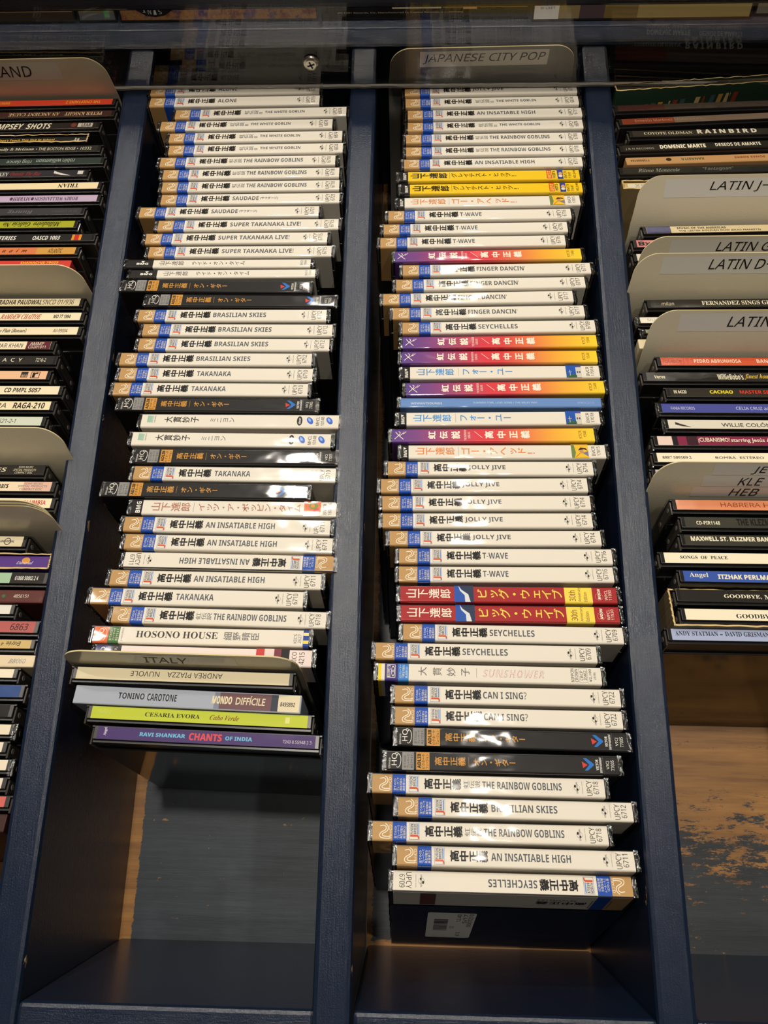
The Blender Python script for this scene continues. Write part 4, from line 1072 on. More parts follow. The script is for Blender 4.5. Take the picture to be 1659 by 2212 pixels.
def d_adlib(mb, T, H):
    OR = ink((205, 146, 62))
    obi_body(mb, T, H, [(0.6, 124.4, ink((30, 28, 28)))])
    A = Art(mb, top_place(T, H, 0.1))
    Wt = ink((235, 230, 218))
    A.text('Ultimate', 2.9, 4.0, 1.0, 6.4, Wt, 90)
    A.text('HQ', 4.6, 8.0, 2.6, 8.8, Wt, 90)
    A.stroke([(6.4, 8.9), (7.6, 9.2), (9.2, 7.8), (9.6, 5.6), (9.2, 2.8), (8.2, 1.4), (7.2, 1.9)], 0.3, Wt)
    A.rect(10.2, 16.4, 0.4, 9.7, ink((140, 138, 134)))
    for i, (t, e) in enumerate((('全てのCD', 7.8), ('プレーヤーで', 8.4), ('再生できます。', 8.8))):
        A.text(t, 10.9 + i * 1.85, 12.3 + i * 1.85, 1.3, e, INK_K, 90, layer=2)
    A.rect(17.6, 24.6, 0.5, 9.6, OR)
    A.text('ADLIB', 18.2, 20.1, 1.2, 8.8, INK_K, 90, 2, layer=2)
    A.text('ビクターや', 20.6, 22.2, 1.2, 8.6, INK_K, 90, 1, layer=2)
    A.text('フュージョン', 22.6, 24.1, 1.2, 8.6, INK_K, 90, 1, layer=2)
    A.column('高中正義', 27.2, 43.6, 2.8, 7.6, OR, 1)
    A.rect(45.2, 45.35, 2.6, 7.6, OR)
    A.column('オン・ギター', 47.6, 70.0, 2.9, 7.3, OR, 1)
    A.poly([(104.4, 6.7), (104.9, 3.4), (107.4, 5.0)], ink((206, 62, 56)), 2)
    A.poly([(105.2, 8.4), (107.0, 8.4), (110.6, 5.6), (110.6, 4.8), (107.2, 2.1), (105.6, 2.1), (108.2, 5.1)], ink((42, 112, 190)), 3)
    A.text('VICTOR', 111.6, 113.0, 2.4, 7.9, Wt, 90, 1)
    A.text('ENTERTAINMENT', 113.6, 114.7, 1.1, 9.0, Wt, 90, 1)
    A.rect(115.4, 115.55, 0.6, 9.6, GREYT)
    A.text('VICJ', 117.0, 118.8, 3.0, 7.2, Wt, 90)
    A.text('77005', 119.4, 121.2, 2.4, 7.6, Wt, 90)

def d_onuki(mb, T, H):
    obi_body(mb, T, H, [(2.0, 123, INK_W)])
    A = Art(mb, top_place(T, H, 0.1))
    for i in range(7):
        A.poly([(5.6, 3.6 + i * 0.72), (9.2, 3.4 + i * 0.72), (9.2, 3.95 + i * 0.72), (5.6, 4.3 + i * 0.72)], ink((150, 190, 165)))
    A.text('AGHARTA', 9.9, 10.7, 3.4, 8.6, INK_K, 90)
    A.column('大貫妙子', 16.0, 37.4, 3.4, 8.0, INK_K, 1)
    A.column('ミニヨン', 44.0, 59.6, 3.4, 7.6, GREYT, 0)
    A.circle(99.2, 5.2, 1.7, ink((46, 44, 44)), ry=3.5)
    A.text('dear', 98.4, 99.9, 3.0, 7.4, ink((225, 220, 210)), 90, 1, layer=2)
    for u in (105.5, 117.4):
        A.circle(u, 5.4, 1.7, ink((60, 105, 200)), ry=2.8, rot=0.5)
        A.circle(u - 0.3, 5.9, 0.7, ink((150, 180, 230)), 2, ry=1.5, rot=0.5)
    A.text('MHCL', 109.2, 111.3, 1.8, 8.2, INK_K, 90)
    A.text('10148', 112.2, 114.2, 1.8, 8.2, INK_K, 90)

def d_poppin(mb, T, H):
    P = ink((172, 116, 96))
    obi_body(mb, T, H, [(0.8, 8.4, INK_K), (8.4, 123, INK_W)])
    A = Art(mb, top_place(T, H, 0.1))
    bmg(A, 4.6, 7.4, 1.0, 8.6)
    A.column('山下達郎', 13.4, 37.0, 2.0, 8.4, P, 1)
    A.rect(38.8, 38.95, 2.0, 8.4, GREYT)
    A.column('イッツ・ア・ポッピン・タイム', 41.2, 102.2, 2.2, 8.2, P, 1)
    A.rect(104, 113.8, 0.2, 10.0, ink((222, 120, 80)))
    A.circle(109.4, 7.0, 2.6, ink((130, 150, 80)), 2, ry=2.2)
    A.circle(109.0, 7.0, 1.2, ink((225, 150, 70)), 3, ry=1.2)
    A.circle(111.6, 3.6, 2.0, ink((206, 84, 66)), 2, ry=2.0)
    A.rect(104, 113.8, 0.2, 2.2, ink((236, 190, 80)), 3)
    A.text('BVCR', 115.2, 117.2, 1.4, 8.6, GREYT, 90)
    A.text('18025-6', 118.2, 120.2, 1.0, 9.2, GREYT, 90)

def d_ride(mb, T, H):
    obi_body(mb, T, H, [(1.0, 19.2, ink((34, 31, 30))), (19.2, 123, INK_W)])
    A = Art(mb, top_place(T, H, 0.1))
    A.text('BMG', 8.2, 16.0, 2.4, 4.2, ink((235, 230, 220)), 0, 2)
    A.poly([(11.0, 5.8), (13.4, 5.8), (12.2, 4.0)], ink((235, 230, 220)))
    A.column('山下達郎', 22.8, 39.8, 1.6, 5.8, INK_K, 0)
    A.column('ライド・オン・タイム', 44.6, 80.0, 1.7, 5.6, INK_K, 0)
    A.text('BVCR', 116.4, 118.0, 1.4, 6.0, GREYT, 90)
    A.text('17604', 118.8, 120.4, 1.4, 6.0, GREYT, 90)

def d_blue(mb, T, H):
    obi_body(mb, T, H, [(1.4, 123.6, ink((104, 140, 194)))])
    A = Art(mb, top_place(T, H, 0.1))
    Wt = ink((196, 208, 226))
    A.text('WEWANTSOUNDS', 8.0, 27.0, 1.9, 3.5, Wt, 0, 1)
    A.text('SUMMER-TIME, LOVE SONG / THE MILKY WAY', 46.0, 85.0, 2.4, 4.0, Wt)
    A.text('WWSCD13', 109.0, 119.0, 2.3, 3.9, ink((160, 180, 212)))

def d_hosono(mb, T, H):
    obi_body(mb, T, H, [(2.0, 10.4, ink((222, 106, 58))), (10.4, 16.6, ink((74, 116, 70))), (16.6, 119.8, INK_W), (119.8, 123, ink((42, 66, 150)))])
    A = Art(mb, top_place(T, H, 0.1))
    A.text('Ultimate', 3.4, 4.5, 1.2, 6.2, PALE, 90)
    A.text('HQ', 5.0, 8.0, 2.4, 8.4, PALE, 90)
    A.stroke([(6.6, 8.6), (7.8, 8.8), (9.2, 7.2), (9.4, 5.2), (9.0, 2.6), (8.0, 1.4)], 0.3, PALE)
    for i, (t, e) in enumerate((('全てのCD', 7.6), ('プレーヤーで', 8.6), ('再生できます。', 8.8))):
        A.text(t, 11.0 + i * 1.85, 12.4 + i * 1.85, 1.3, e, PALE, 90)
    A.text('J-POP/J-ROCK', 17.8, 18.9, 1.2, 9.0, GREYT, 90)
    A.text('HOSONO HOUSE', 26.0, 72.0, 3.4, 7.4, ink((58, 52, 46)))
    A.column('細野晴臣', 75.2, 95.4, 2.8, 7.8, ink((120, 120, 116)), 1)
    A.text('KICS', 114.6, 116.4, 2.0, 7.2, GREYT, 90)
    A.text('2627', 117.0, 118.8, 2.0, 7.2, GREYT, 90)
    A.rect(119.9, 122.9, 1.8, 3.7, ink((238, 214, 80)))
    A.rect(119.9, 122.9, 6.4, 8.2, ink((238, 226, 150)))

def d_pink(mb, T, H):
    obi_body(mb, T, H, [(2.0, 10.6, ink((38, 36, 96))), (10.6, 16.4, INK_K), (16.4, 123, ink((232, 214, 206)))])
    A = Art(mb, top_place(T, H, 0.1))
    A.text('HQ', 5.0, 8.0, 2.4, 8.4, PALE, 90)
    A.text('できます。', 12.6, 14.2, 2.0, 8.6, PALE, 90)
    A.rect(92.0, 96.6, 0.2, 9.9, ink((196, 62, 56)))
    A.rect(96.6, 102.0, 0.2, 9.9, ink((226, 206, 196)))
    A.rect(102.0, 106.0, 0.2, 9.9, ink((120, 50, 60)))
    A.rect(106.0, 110.6, 0.2, 9.9, INK_K)
    A.text('UICO', 112.0, 114.6, 1.4, 8.4, INK_K, 90)
    A.text('4215', 116.0, 119.0, 1.4, 8.4, INK_K, 90)

DESIGN = {
    'AL': shm('6719', [('T', 'ALONE', 48.6, 62.0)]),
    'WG': shm('6874', [('K', '虹伝説Ⅱ', 48.9, 62.4), ('T', 'THE WHITE GOBLIN', 63.6, 91.6, 3.9, 6.5)]),
    'RG': shm('6718', [('K', '虹伝説', 47.6, 56.6), ('T', 'THE RAINBOW GOBLINS', 57.6, 98.8)]),
    'SA': shm('6721', [('T', 'SAUDADE', 48.6, 66.4), ('T', '(サウダージ)', 67.4, 79.4, 3.6, 6.4)]),
    'ST': shm('6715', [('T', 'SUPER TAKANAKA LIVE!', 48.6, 96.0)]),
    'BS': shm('6712', [('T', 'BRASILIAN SKIES', 48.4, 82.4)]),
    'TK': shm('6710', [('T', 'TAKANAKA', 48.6, 70.2)]),
    'AI': shm('6711', [('T', 'AN INSATIABLE HIGH', 48.2, 88.8)]),
    'AIf': shm('6711', [('T', 'AN INSATIABLE HIGH', 48.2, 88.8)]),
    'JJ': shm('6714', [('T', 'JOLLY JIVE', 47.6, 69.6)]),
    'TW': shm('6716', [('T', 'T-WAVE', 47.6, 62.0)]),
    'FD': shm('6717', [('T', "FINGER DANCIN'", 47.8, 79.0)]),
    'SE': shm('6709', [('T', 'SEYCHELLES', 47.8, 72.6)]),
    'SEf': shm('6709', [('T', 'SEYCHELLES', 47.8, 72.6)]),
    'CS': shm('6722', [('T', 'CAN I SING?', 47.6, 71.0)]),
    'YE': d_yellow, 'GH': d_orange, 'FY': d_foryou, 'KT': d_rainbow, 'RE': d_red, 'SU': d_sun, 'HQ': d_adlib,
    'ON': d_onuki, 'PO': d_poppin, 'RI': d_ride, 'WW': d_blue, 'HO': d_hosono, 'PK': d_pink,
}
LOOK = {
    'AL': 'white spine numbered 6719', 'WG': 'white spine numbered 6874', 'RG': 'white spine numbered 6718', 'SA': 'white spine numbered 6721',
    'ST': 'white spine numbered 6715', 'BS': 'white spine numbered 6712', 'TK': 'white spine numbered 6710', 'AI': 'white spine numbered 6711',
    'AIf': 'upside-down white spine numbered 6711', 'JJ': 'white spine numbered 6714', 'TW': 'white spine numbered 6716', 'FD': 'white spine numbered 6717',
    'SE': 'white spine numbered 6709', 'SEf': 'upside-down white spine numbered 6709', 'CS': 'white spine numbered 6722', 'YE': 'bright yellow spine',
    'GH': 'orange-lettered white spine', 'FY': 'blue-lettered white spine', 'KT': 'purple-to-yellow spine', 'RE': 'red spine', 'SU': 'white spine with pink outlined word',
    'HQ': 'black orange-lettered spine', 'ON': 'white spine with blue ovals', 'PO': 'white spine with brown characters', 'RI': 'slim black-ended white spine',
    'WW': 'plain sky-blue spine', 'HO': 'white spine with orange and green end', 'PK': 'half-hidden pinkish spine', 'AND': 'cream spine with upside-down capitals',
    'TON': 'pale grey-blue cardboard spine', 'CES': 'lime green spine', 'RAV': 'purple spine', 
}
ORD = ['frontmost'] + [q + ' from front' for q in ('second', 'third', 'fourth', 'fifth', 'sixth', 'seventh', 'eighth')]
NUM = ['no', 'one', 'two', 'three', 'four', 'five', 'six', 'seven', 'eight', 'nine', 'ten']
BIN = {'L': 'left middle bin', 'R': 'right middle bin', 'FL': 'far left bin', 'FR': 'far right bin'}

def root_for(c, name='cd_case'):
    col, des, x, y, yaw, lean, T, L, H, dz, items = c
    l, w = math.radians(lean), math.radians(yaw)
    ztop = -DEPTH + H * math.cos(l) + T / 2 * math.sin(l) + 0.15 + dz
    # (x, y) is the middle of the top edge; go down the leaning case to its foot
    bx = x + math.sin(w) * math.sin(l) * H
    by = y - math.cos(w) * math.sin(l) * H
    bz = ztop - math.cos(l) * H
    flip = des in ('AIf', 'SEf')
    return empty(name, (bx, by, bz), (l, 0, w + math.pi) if flip else (-l, 0, w))

FOLDN = 4
def sealed_parts(root, T, H, seed):
    link('case_lid', cached(('lid', T), lambda: m_lid(T)), root)
    link('case_tray', cached(('tray', T, H), lambda: m_tray(T, H)), root)
    for sd in (-1, 1):
        k = (seed * 7 + sd) % FOLDN
        link('wrap_fold', cached(('fold', T, H, sd, k), lambda: m_fold(T, H, sd, k * 10 + sd)), root)

def jewel_parts(root, T, H, card, draw):
    link('case_lid', cached(('lid', T), lambda: m_lid(T)), root)
    link('case_tray', cached(('tray', T, H), lambda: m_tray(T, H)), root)
    mb = MB()
    v0, v1 = (2.95, T - 0.55)
    A = Art(mb, top_place(T, H, 0.0))
    mb.box(-59, 59, v0 - T / 2, v1 - T / 2, H - 0.4, H + 0.06, ink(card))
    A = Art(mb, top_place(T, H, 0.06))
    draw(A, v0, v1)
    link('spine_card', mb.mesh('spine_card'), root)

def draw_items(items):
    def f(A, v0, v1):
        V = lambda t: v0 + t * (v1 - v0)
        lay = 1
        for it in items:
            k, a, b, p, q = it[:5]
            lay += 0.35
            if k == 't':
                A.text(it[5], a, b, V(p), V(q), ink(it[6]), it[7], it[8], it[9], layer=lay + 1)
            else:
                a, b = max(a, 3.6), min(b, 121.4)
                if b <= a:
                    continue
                if k == 'r':
                    A.rect(a, b, V(p), V(q), ink(it[5]), lay)
                elif k == 'c':
                    A.circle((a + b) / 2, (V(p) + V(q)) / 2, (b - a) / 2, ink(it[5]), lay, ry=(V(q) - V(p)) / 2)
                elif k == 'q':
                    A.poly([(a, V(q)), (a + (b - a) * 0.3, V((p + q) / 2 + 0.1)), (b, V(p)), (a + (b - a) * 0.45, V(p + 0.1)), (a, V((p + q) / 2))], ink(it[5]), lay)
    return f

def torn_sleeve(root, x0, x1, y0, y1, z1, color, seed, name='sleeve', ends=(True, True)):
    """open cardboard sleeve: four thin walls with ragged pale top edges"""
    rnd = random.Random(seed)
    mb = MB()
    w = 0.9
    out = ink(color, False)
    def wall(ax, ay, bx, by, nx, ny):
        n = 40
        vs, fs, fe = [], [], []
        for i in range(n + 1):
            t = i / n
            j = rnd.uniform(-0.5, 0.35)
            k = rnd.uniform(-0.18, 0.18)
            px, py = ax + (bx - ax) * t, ay + (by - ay) * t
            vs += [(px, py, 0), (px + k * nx, py + k * ny, z1 + j), (px + nx * w, py + ny * w, z1 + j * 0.8 + 0.1), (px + nx * w, py + ny * w, 0)]
        for i in range(n):
            a = 4 * i
            fs += [(a, a + 4, a + 5, a + 1), (a + 2, a + 6, a + 7, a + 3)]
            fe += [(a + 1, a + 5, a + 6, a + 2)]
        mb.add(vs, fs, out)
        mb.add(vs, fe, M_CARDBOARD)
    wall(x0, y0, x1, y0, 0, 1)
    wall(x1, y1, x0, y1, 0, -1)
    if ends[0]:
        wall(x0, y1, x0, y0, 1, 0)
    if ends[1]:
        wall(x1, y0, x1, y1, -1, 0)
    mb.add([(x0, y0, 0), (x1, y0, 0), (x1, y1, 0), (x0, y1, 0)], [(3, 2, 1, 0)], out)
    return link(name, mb.mesh(name), root)

def box_print(root, T, H, L, color, draw, bev=0.6):
    mb = MB()
    mb.box(-L / 2, L / 2, -T / 2, T / 2, 0, H, ink(color, False), bev)
    link('cover', mb.mesh('cover'), root)
    mb = MB()
    mb.box(-L / 2 + 0.8, L / 2 - 0.8, -T / 2 + 0.6, T / 2 - 0.6, H - 0.3, H + 0.05, ink(color))
    A = Art(mb, top_place(T, H, 0.05))
    draw(A, 0.6, T - 0.6)
    link('spine_print', mb.mesh('spine_print'), root)

# ---- special front cases of the left middle bin
def d_andrea(A, v0, v1):
    h = v1 - v0
    A.text('ANDREA PIAZZA', 54.0, 84.6, v0 + h * 0.36, v0 + h * 0.8, INK_K, 180)
    A.text('NUVOLE', 33.6, 49.6, v0 + h * 0.36, v0 + h * 0.8, INK_K, 180)
def d_cesaria(A, v0, v1):
    h = v1 - v0
    A.text('CESARIA EVORA', 33.0, 63.0, v0 + h * 0.34, v0 + h * 0.68, INK_K, 0)
    A.text('Cabo Verde', 68.4, 84.4, v0 + h * 0.3, v0 + h * 0.72, ink((130, 62, 40)), 0, 0, 0.2)
    A.text('79450-2', 6.6, 14.4, v0 + h * 0.42, v0 + h * 0.72, ink((206, 212, 110)), 0)
    A.rect(109.4, 111.8, v0 + h * 0.3, v0 + h * 0.8, ink((222, 220, 130)))
def d_chants(A, v0, v1):
    h = v1 - v0
    B = ink((108, 178, 214))
    A.text('RAVI SHANKAR', 26.6, 51.4, v0 + h * 0.36, v0 + h * 0.68, B, 0, 2)
    A.text('CHANTS', 53.4, 71.2, v0 + h * 0.22, v0 + h * 0.8, ink((214, 74, 78)), 0, 2)
    A.text('OF INDIA', 73.0, 87.6, v0 + h * 0.34, v0 + h * 0.66, B, 0, 2)
    A.text('Angel', 6.8, 8.8, v0 + h * 0.3, v0 + h * 0.96, ink((225, 215, 225)), 90)
    A.text('7243 8 55948 2 3', 104.0, 119.4, v0 + h * 0.32, v0 + h * 0.58, ink((214, 202, 210)), 0)
def d_tonino(A, v0, v1):
    h = v1 - v0
    A.rect(77.5, 112.0, v0, v1, ink((112, 78, 82)), 0.5)
    A.rect(77.5, 80.4, v0, v1, ink((130, 134, 150)), 0.8)
    A.rect(108.6, 112.4, v0, v1, ink((52, 58, 70)), 0.8)
    A.rect(112.4, 124.0, v0, v1, ink((228, 214, 178)), 0.5)
    A.text('TONINO', 24.6, 39.0, v0 + h * 0.34, v0 + h * 0.72, INK_K, 0, 1)
    A.text('CAROTONE', 40.6, 56.8, v0 + h * 0.3, v0 + h * 0.74, INK_K, 0, 1)
    A.text('MONDO', 76.2, 87.2, v0 + h * 0.3, v0 + h * 0.78, ink((232, 218, 180)), 0, 2, 0.1)
    A.text('DIFFÍCILE', 89.2, 105.4, v0 + h * 0.3, v0 + h * 0.86, ink((232, 218, 180)), 0, 2, 0.1)
    A.text('8493892', 113.6, 121.6, v0 + h * 0.32, v0 + h * 0.58, INK_K, 0, 1, 0.1)

# ---- labels for the two middle bins
def middle_labels(col, rows):
    """rows run from the back to the front"""
    des = [c[1] for c in rows]
    runs, i = [], 0
    while i < len(des):
        j = i
        while j + 1 < len(des) and des[j + 1] == des[i]:
            j += 1
        runs.append((i, j))
        i = j + 1
    total = {d: des.count(d) for d in des}
    ctx_b = {}
    for r, (a, b) in enumerate(runs):
        ctx_b.setdefault((des[a], des[runs[r - 1][0]] if r else None), []).append(r)
    ctx_f = {}
    for r, (a, b) in enumerate(runs):
        ctx_f.setdefault((des[a], des[runs[r + 1][0]] if r + 1 < len(runs) else None), []).append(r)
    out = {}
    nm = 'left middle' if col == 'L' else 'right middle'
    for r, (a, b) in enumerate(runs):
        d = des[a]
        for i in range(a, b + 1):
            n, pos = b - a + 1, b - i          # position from the front of its run
            if total[d] == 1:
                out[i] = 'CD with %s in the %s bin' % (LOOK[d], nm)
                continue
            if n == total[d]:
                out[i] = 'CD with %s, %s of %s in %s bin' % (LOOK[d], ORD[pos], NUM[n], nm)
                continue
            k = (d, des[runs[r - 1][0]] if r else None)
            kf = (d, des[runs[r + 1][0]] if r + 1 < len(runs) else None)
            if n == 1 and k[1] and len(ctx_b[k]) == 1:
                out[i] = '%s just in front of the %s, %s bin' % (LOOK[d], LOOK[k[1]], nm)
                if len(out[i].split()) > 16:
                    out[i] = out[i].replace('just in', 'in')
            elif n == 1 and kf[1] and len(ctx_f[kf]) == 1:
                out[i] = '%s just behind the %s, %s bin' % (LOOK[d], LOOK[kf[1]], nm)
            else:
                m = sum(1 for j in range(i, len(des)) if des[j] == d) - 1
                out[i] = 'CD with %s, %s of %s in %s bin' % (LOOK[d], ORD[m], NUM[total[d]], nm)
    return out

BYCOL = {}
for c in CDS:
    BYCOL.setdefault(c[0], []).append(c)
used = {}
for col in ('L', 'R'):
    rows = BYCOL[col]
    labs = middle_labels(col, rows)
    for i, c in enumerate(rows):
        des, T, H = c[1], c[6], c[8]
        root = root_for(c)
        tag(root, labs[i], 'CD', 'CDs in the ' + BIN[col])
        if des == 'AND':
            jewel_parts(root, T, H, (236, 222, 184), d_andrea)
        elif des == 'CES':
            jewel_parts(root, T, H, (190, 200, 52), d_cesaria)
        elif des == 'RAV':
            jewel_parts(root, T, H, (70, 48, 104), d_chants)
        elif des == 'TON':
            box_print(root, T, H, 125, (166, 172, 184), d_tonino)
        else:
            sealed_parts(root, T, H, i)
            def mk():
                mb = MB()
                DESIGN[des](mb, T, H)
                return mb.mesh('obi_strip')
            link('obi_strip', cached(('obi', des, T), mk), root)
        if des == 'SEf':
            # the side turned to us: lower print on the strip and a price sticker
            mb = MB()
            fy = T / 2 + 0.2
            P = lambda u, v, h: (62.5 - u, fy + h, v)
            A = Art(mb, P)
            A.k = 1
            A.rect(0.0, 46.0, 4, 112, ink((24, 30, 44)))
            A.rect(46.0, 125.0, 4, 112, ink((20, 24, 38)))
            A.text('SEYCHELLES', 76, 96, 131.5, 134.5, GREYT, 180)
            A.text('高中正義', 76, 102, 124, 130, INK_K, 180, 1)
            A.frame(104, 114, 118, 134, 0.4, GREYT)
            A.rect(16, 24, 116, 140, ink((120, 62, 44)))
            link('back_print', mb.mesh('back_print'), root)
            mb = MB()
            A = Art(mb, lambda u, v, h: (62.5 - u, fy + 0.35 + h, v))
            pts = []
            for cx, cy, a0 in ((46, 30, 270), (46, 96, 0), (23, 96, 90), (23, 30, 180)):
                for q in range(5):
                    a = math.radians(a0 + q * 22.5)
                    pts.append((cx + 2 * math.cos(a), cy + 2 * math.sin(a)))
            A.poly(pts, M_WSTICK, 0)
            for q in range(16):
                A.rect(25, 33, 50 + q * 2.0, 50 + q * 2.0 + random.choice((0.7, 1.1, 1.5)), M_BLACK)
            for u, t, a, b in ((34.6, '12', 56, 62), (41.2, '5/17', 72, 95), (37.6, '12.40', 76, 95), (44.2, '0007210', 62, 96), (39, '£12', 34, 46)):
                A.text(t, u, u + 2.4, a, b, M_BLACK, 90)
            link('price_sticker', mb.mesh('price_sticker'), root)

# ------------------------------------------------------------------ far left and far right bins
SUFF = {'FL': 'far left bin', 'FR': 'far right bin'}
slip = []
for col in ('FL', 'FR'):
    for i, c in enumerate(BYCOL[col]):
        des, T, L, H, items = c[1], c[6], c[7], c[8], c[10]
        kind, rgb, look = des.split(':', 2)
        rgb = tuple(int(v) for v in rgb.split(','))
        root = root_for(c, {'j': 'cd_case', 'd': 'cd_digipak', 'k': 'cd_sleeve'}[kind])
        tag(root, 'CD with ' + look + (', ' if ',' not in look else ' in ') + SUFF[col], 'CD', 'CDs in the ' + SUFF[col])
        dr = draw_items(items)
        if 'slipcase' in look:
            slip.append((root, T))
        if kind == 'j':
            jewel_parts(root, T, H, rgb, dr)
            if 'wrap' in look:
                for sd in (-1, 1):
                    link('wrap_fold', cached(('fold', T, H, sd, 1), lambda: m_fold(T, H, sd, 10 + sd)), root)
        elif kind == 'd':
            box_print(root, T, H, L, rgb, dr)
        else:
            green = 'green front' in look
            torn_sleeve(root, -62.5, 62.5, -T / 2, T / 2, H, (40, 62, 46) if green else (150, 130, 92) if 'cream cardboard' in look else tuple(int(v * 0.8) for v in rgb), i)
            mb = MB()
            mb.box(-60.8, 60.8, -T / 2 + 1.5, T / 2 - 1.5, 1, H - 1.2, ink(rgb))
            A = Art(mb, top_place(T, H - 1.2, 0.0))
            dr(A, 1.5, T - 1.5)
            link('inner_case', mb.mesh('inner_case'), root)
            if green:
                mb = MB()
                A = Art(mb, lambda u, v, h: (u - 62.5, -T / 2 - h, v))
                for q in range(14):
                    u = 14 + q * 5.2
                    A.poly([(u, 118), (u + 3.2, 118), (u + 5.4, 131 + q * 0.4), (u + 2.2, 131 + q * 0.4)], ink(((206, 178, 120), (150, 64, 38), (70, 92, 96), (196, 150, 70))[q % 4]))
                link('front_print', mb.mesh('front_print'), root)
# torn slipcase around its two CDs
(ra, ta), (rb, tb) = slip
sc = empty('cardboard_slipcase', [0, 0, 0])
sc.location = (ra.location + rb.location) / 2 + Vector((-1.5 * MM, 0, -0.1 * MM))
sc.rotation_euler = ra.rotation_euler
tag(sc, 'torn grey-brown cardboard slipcase around a black-spined and a cream-spined CD in far right bin', 'slipcase')
half = (Vector(ra.location) - Vector(rb.location)).length / MM / 2 * math.cos(ra.rotation_euler.x) + ta / 2
torn_sleeve(sc, -64.2, 64.2, -half - 1.0, half + 1.0, 141.5, (120, 104, 78), 99)

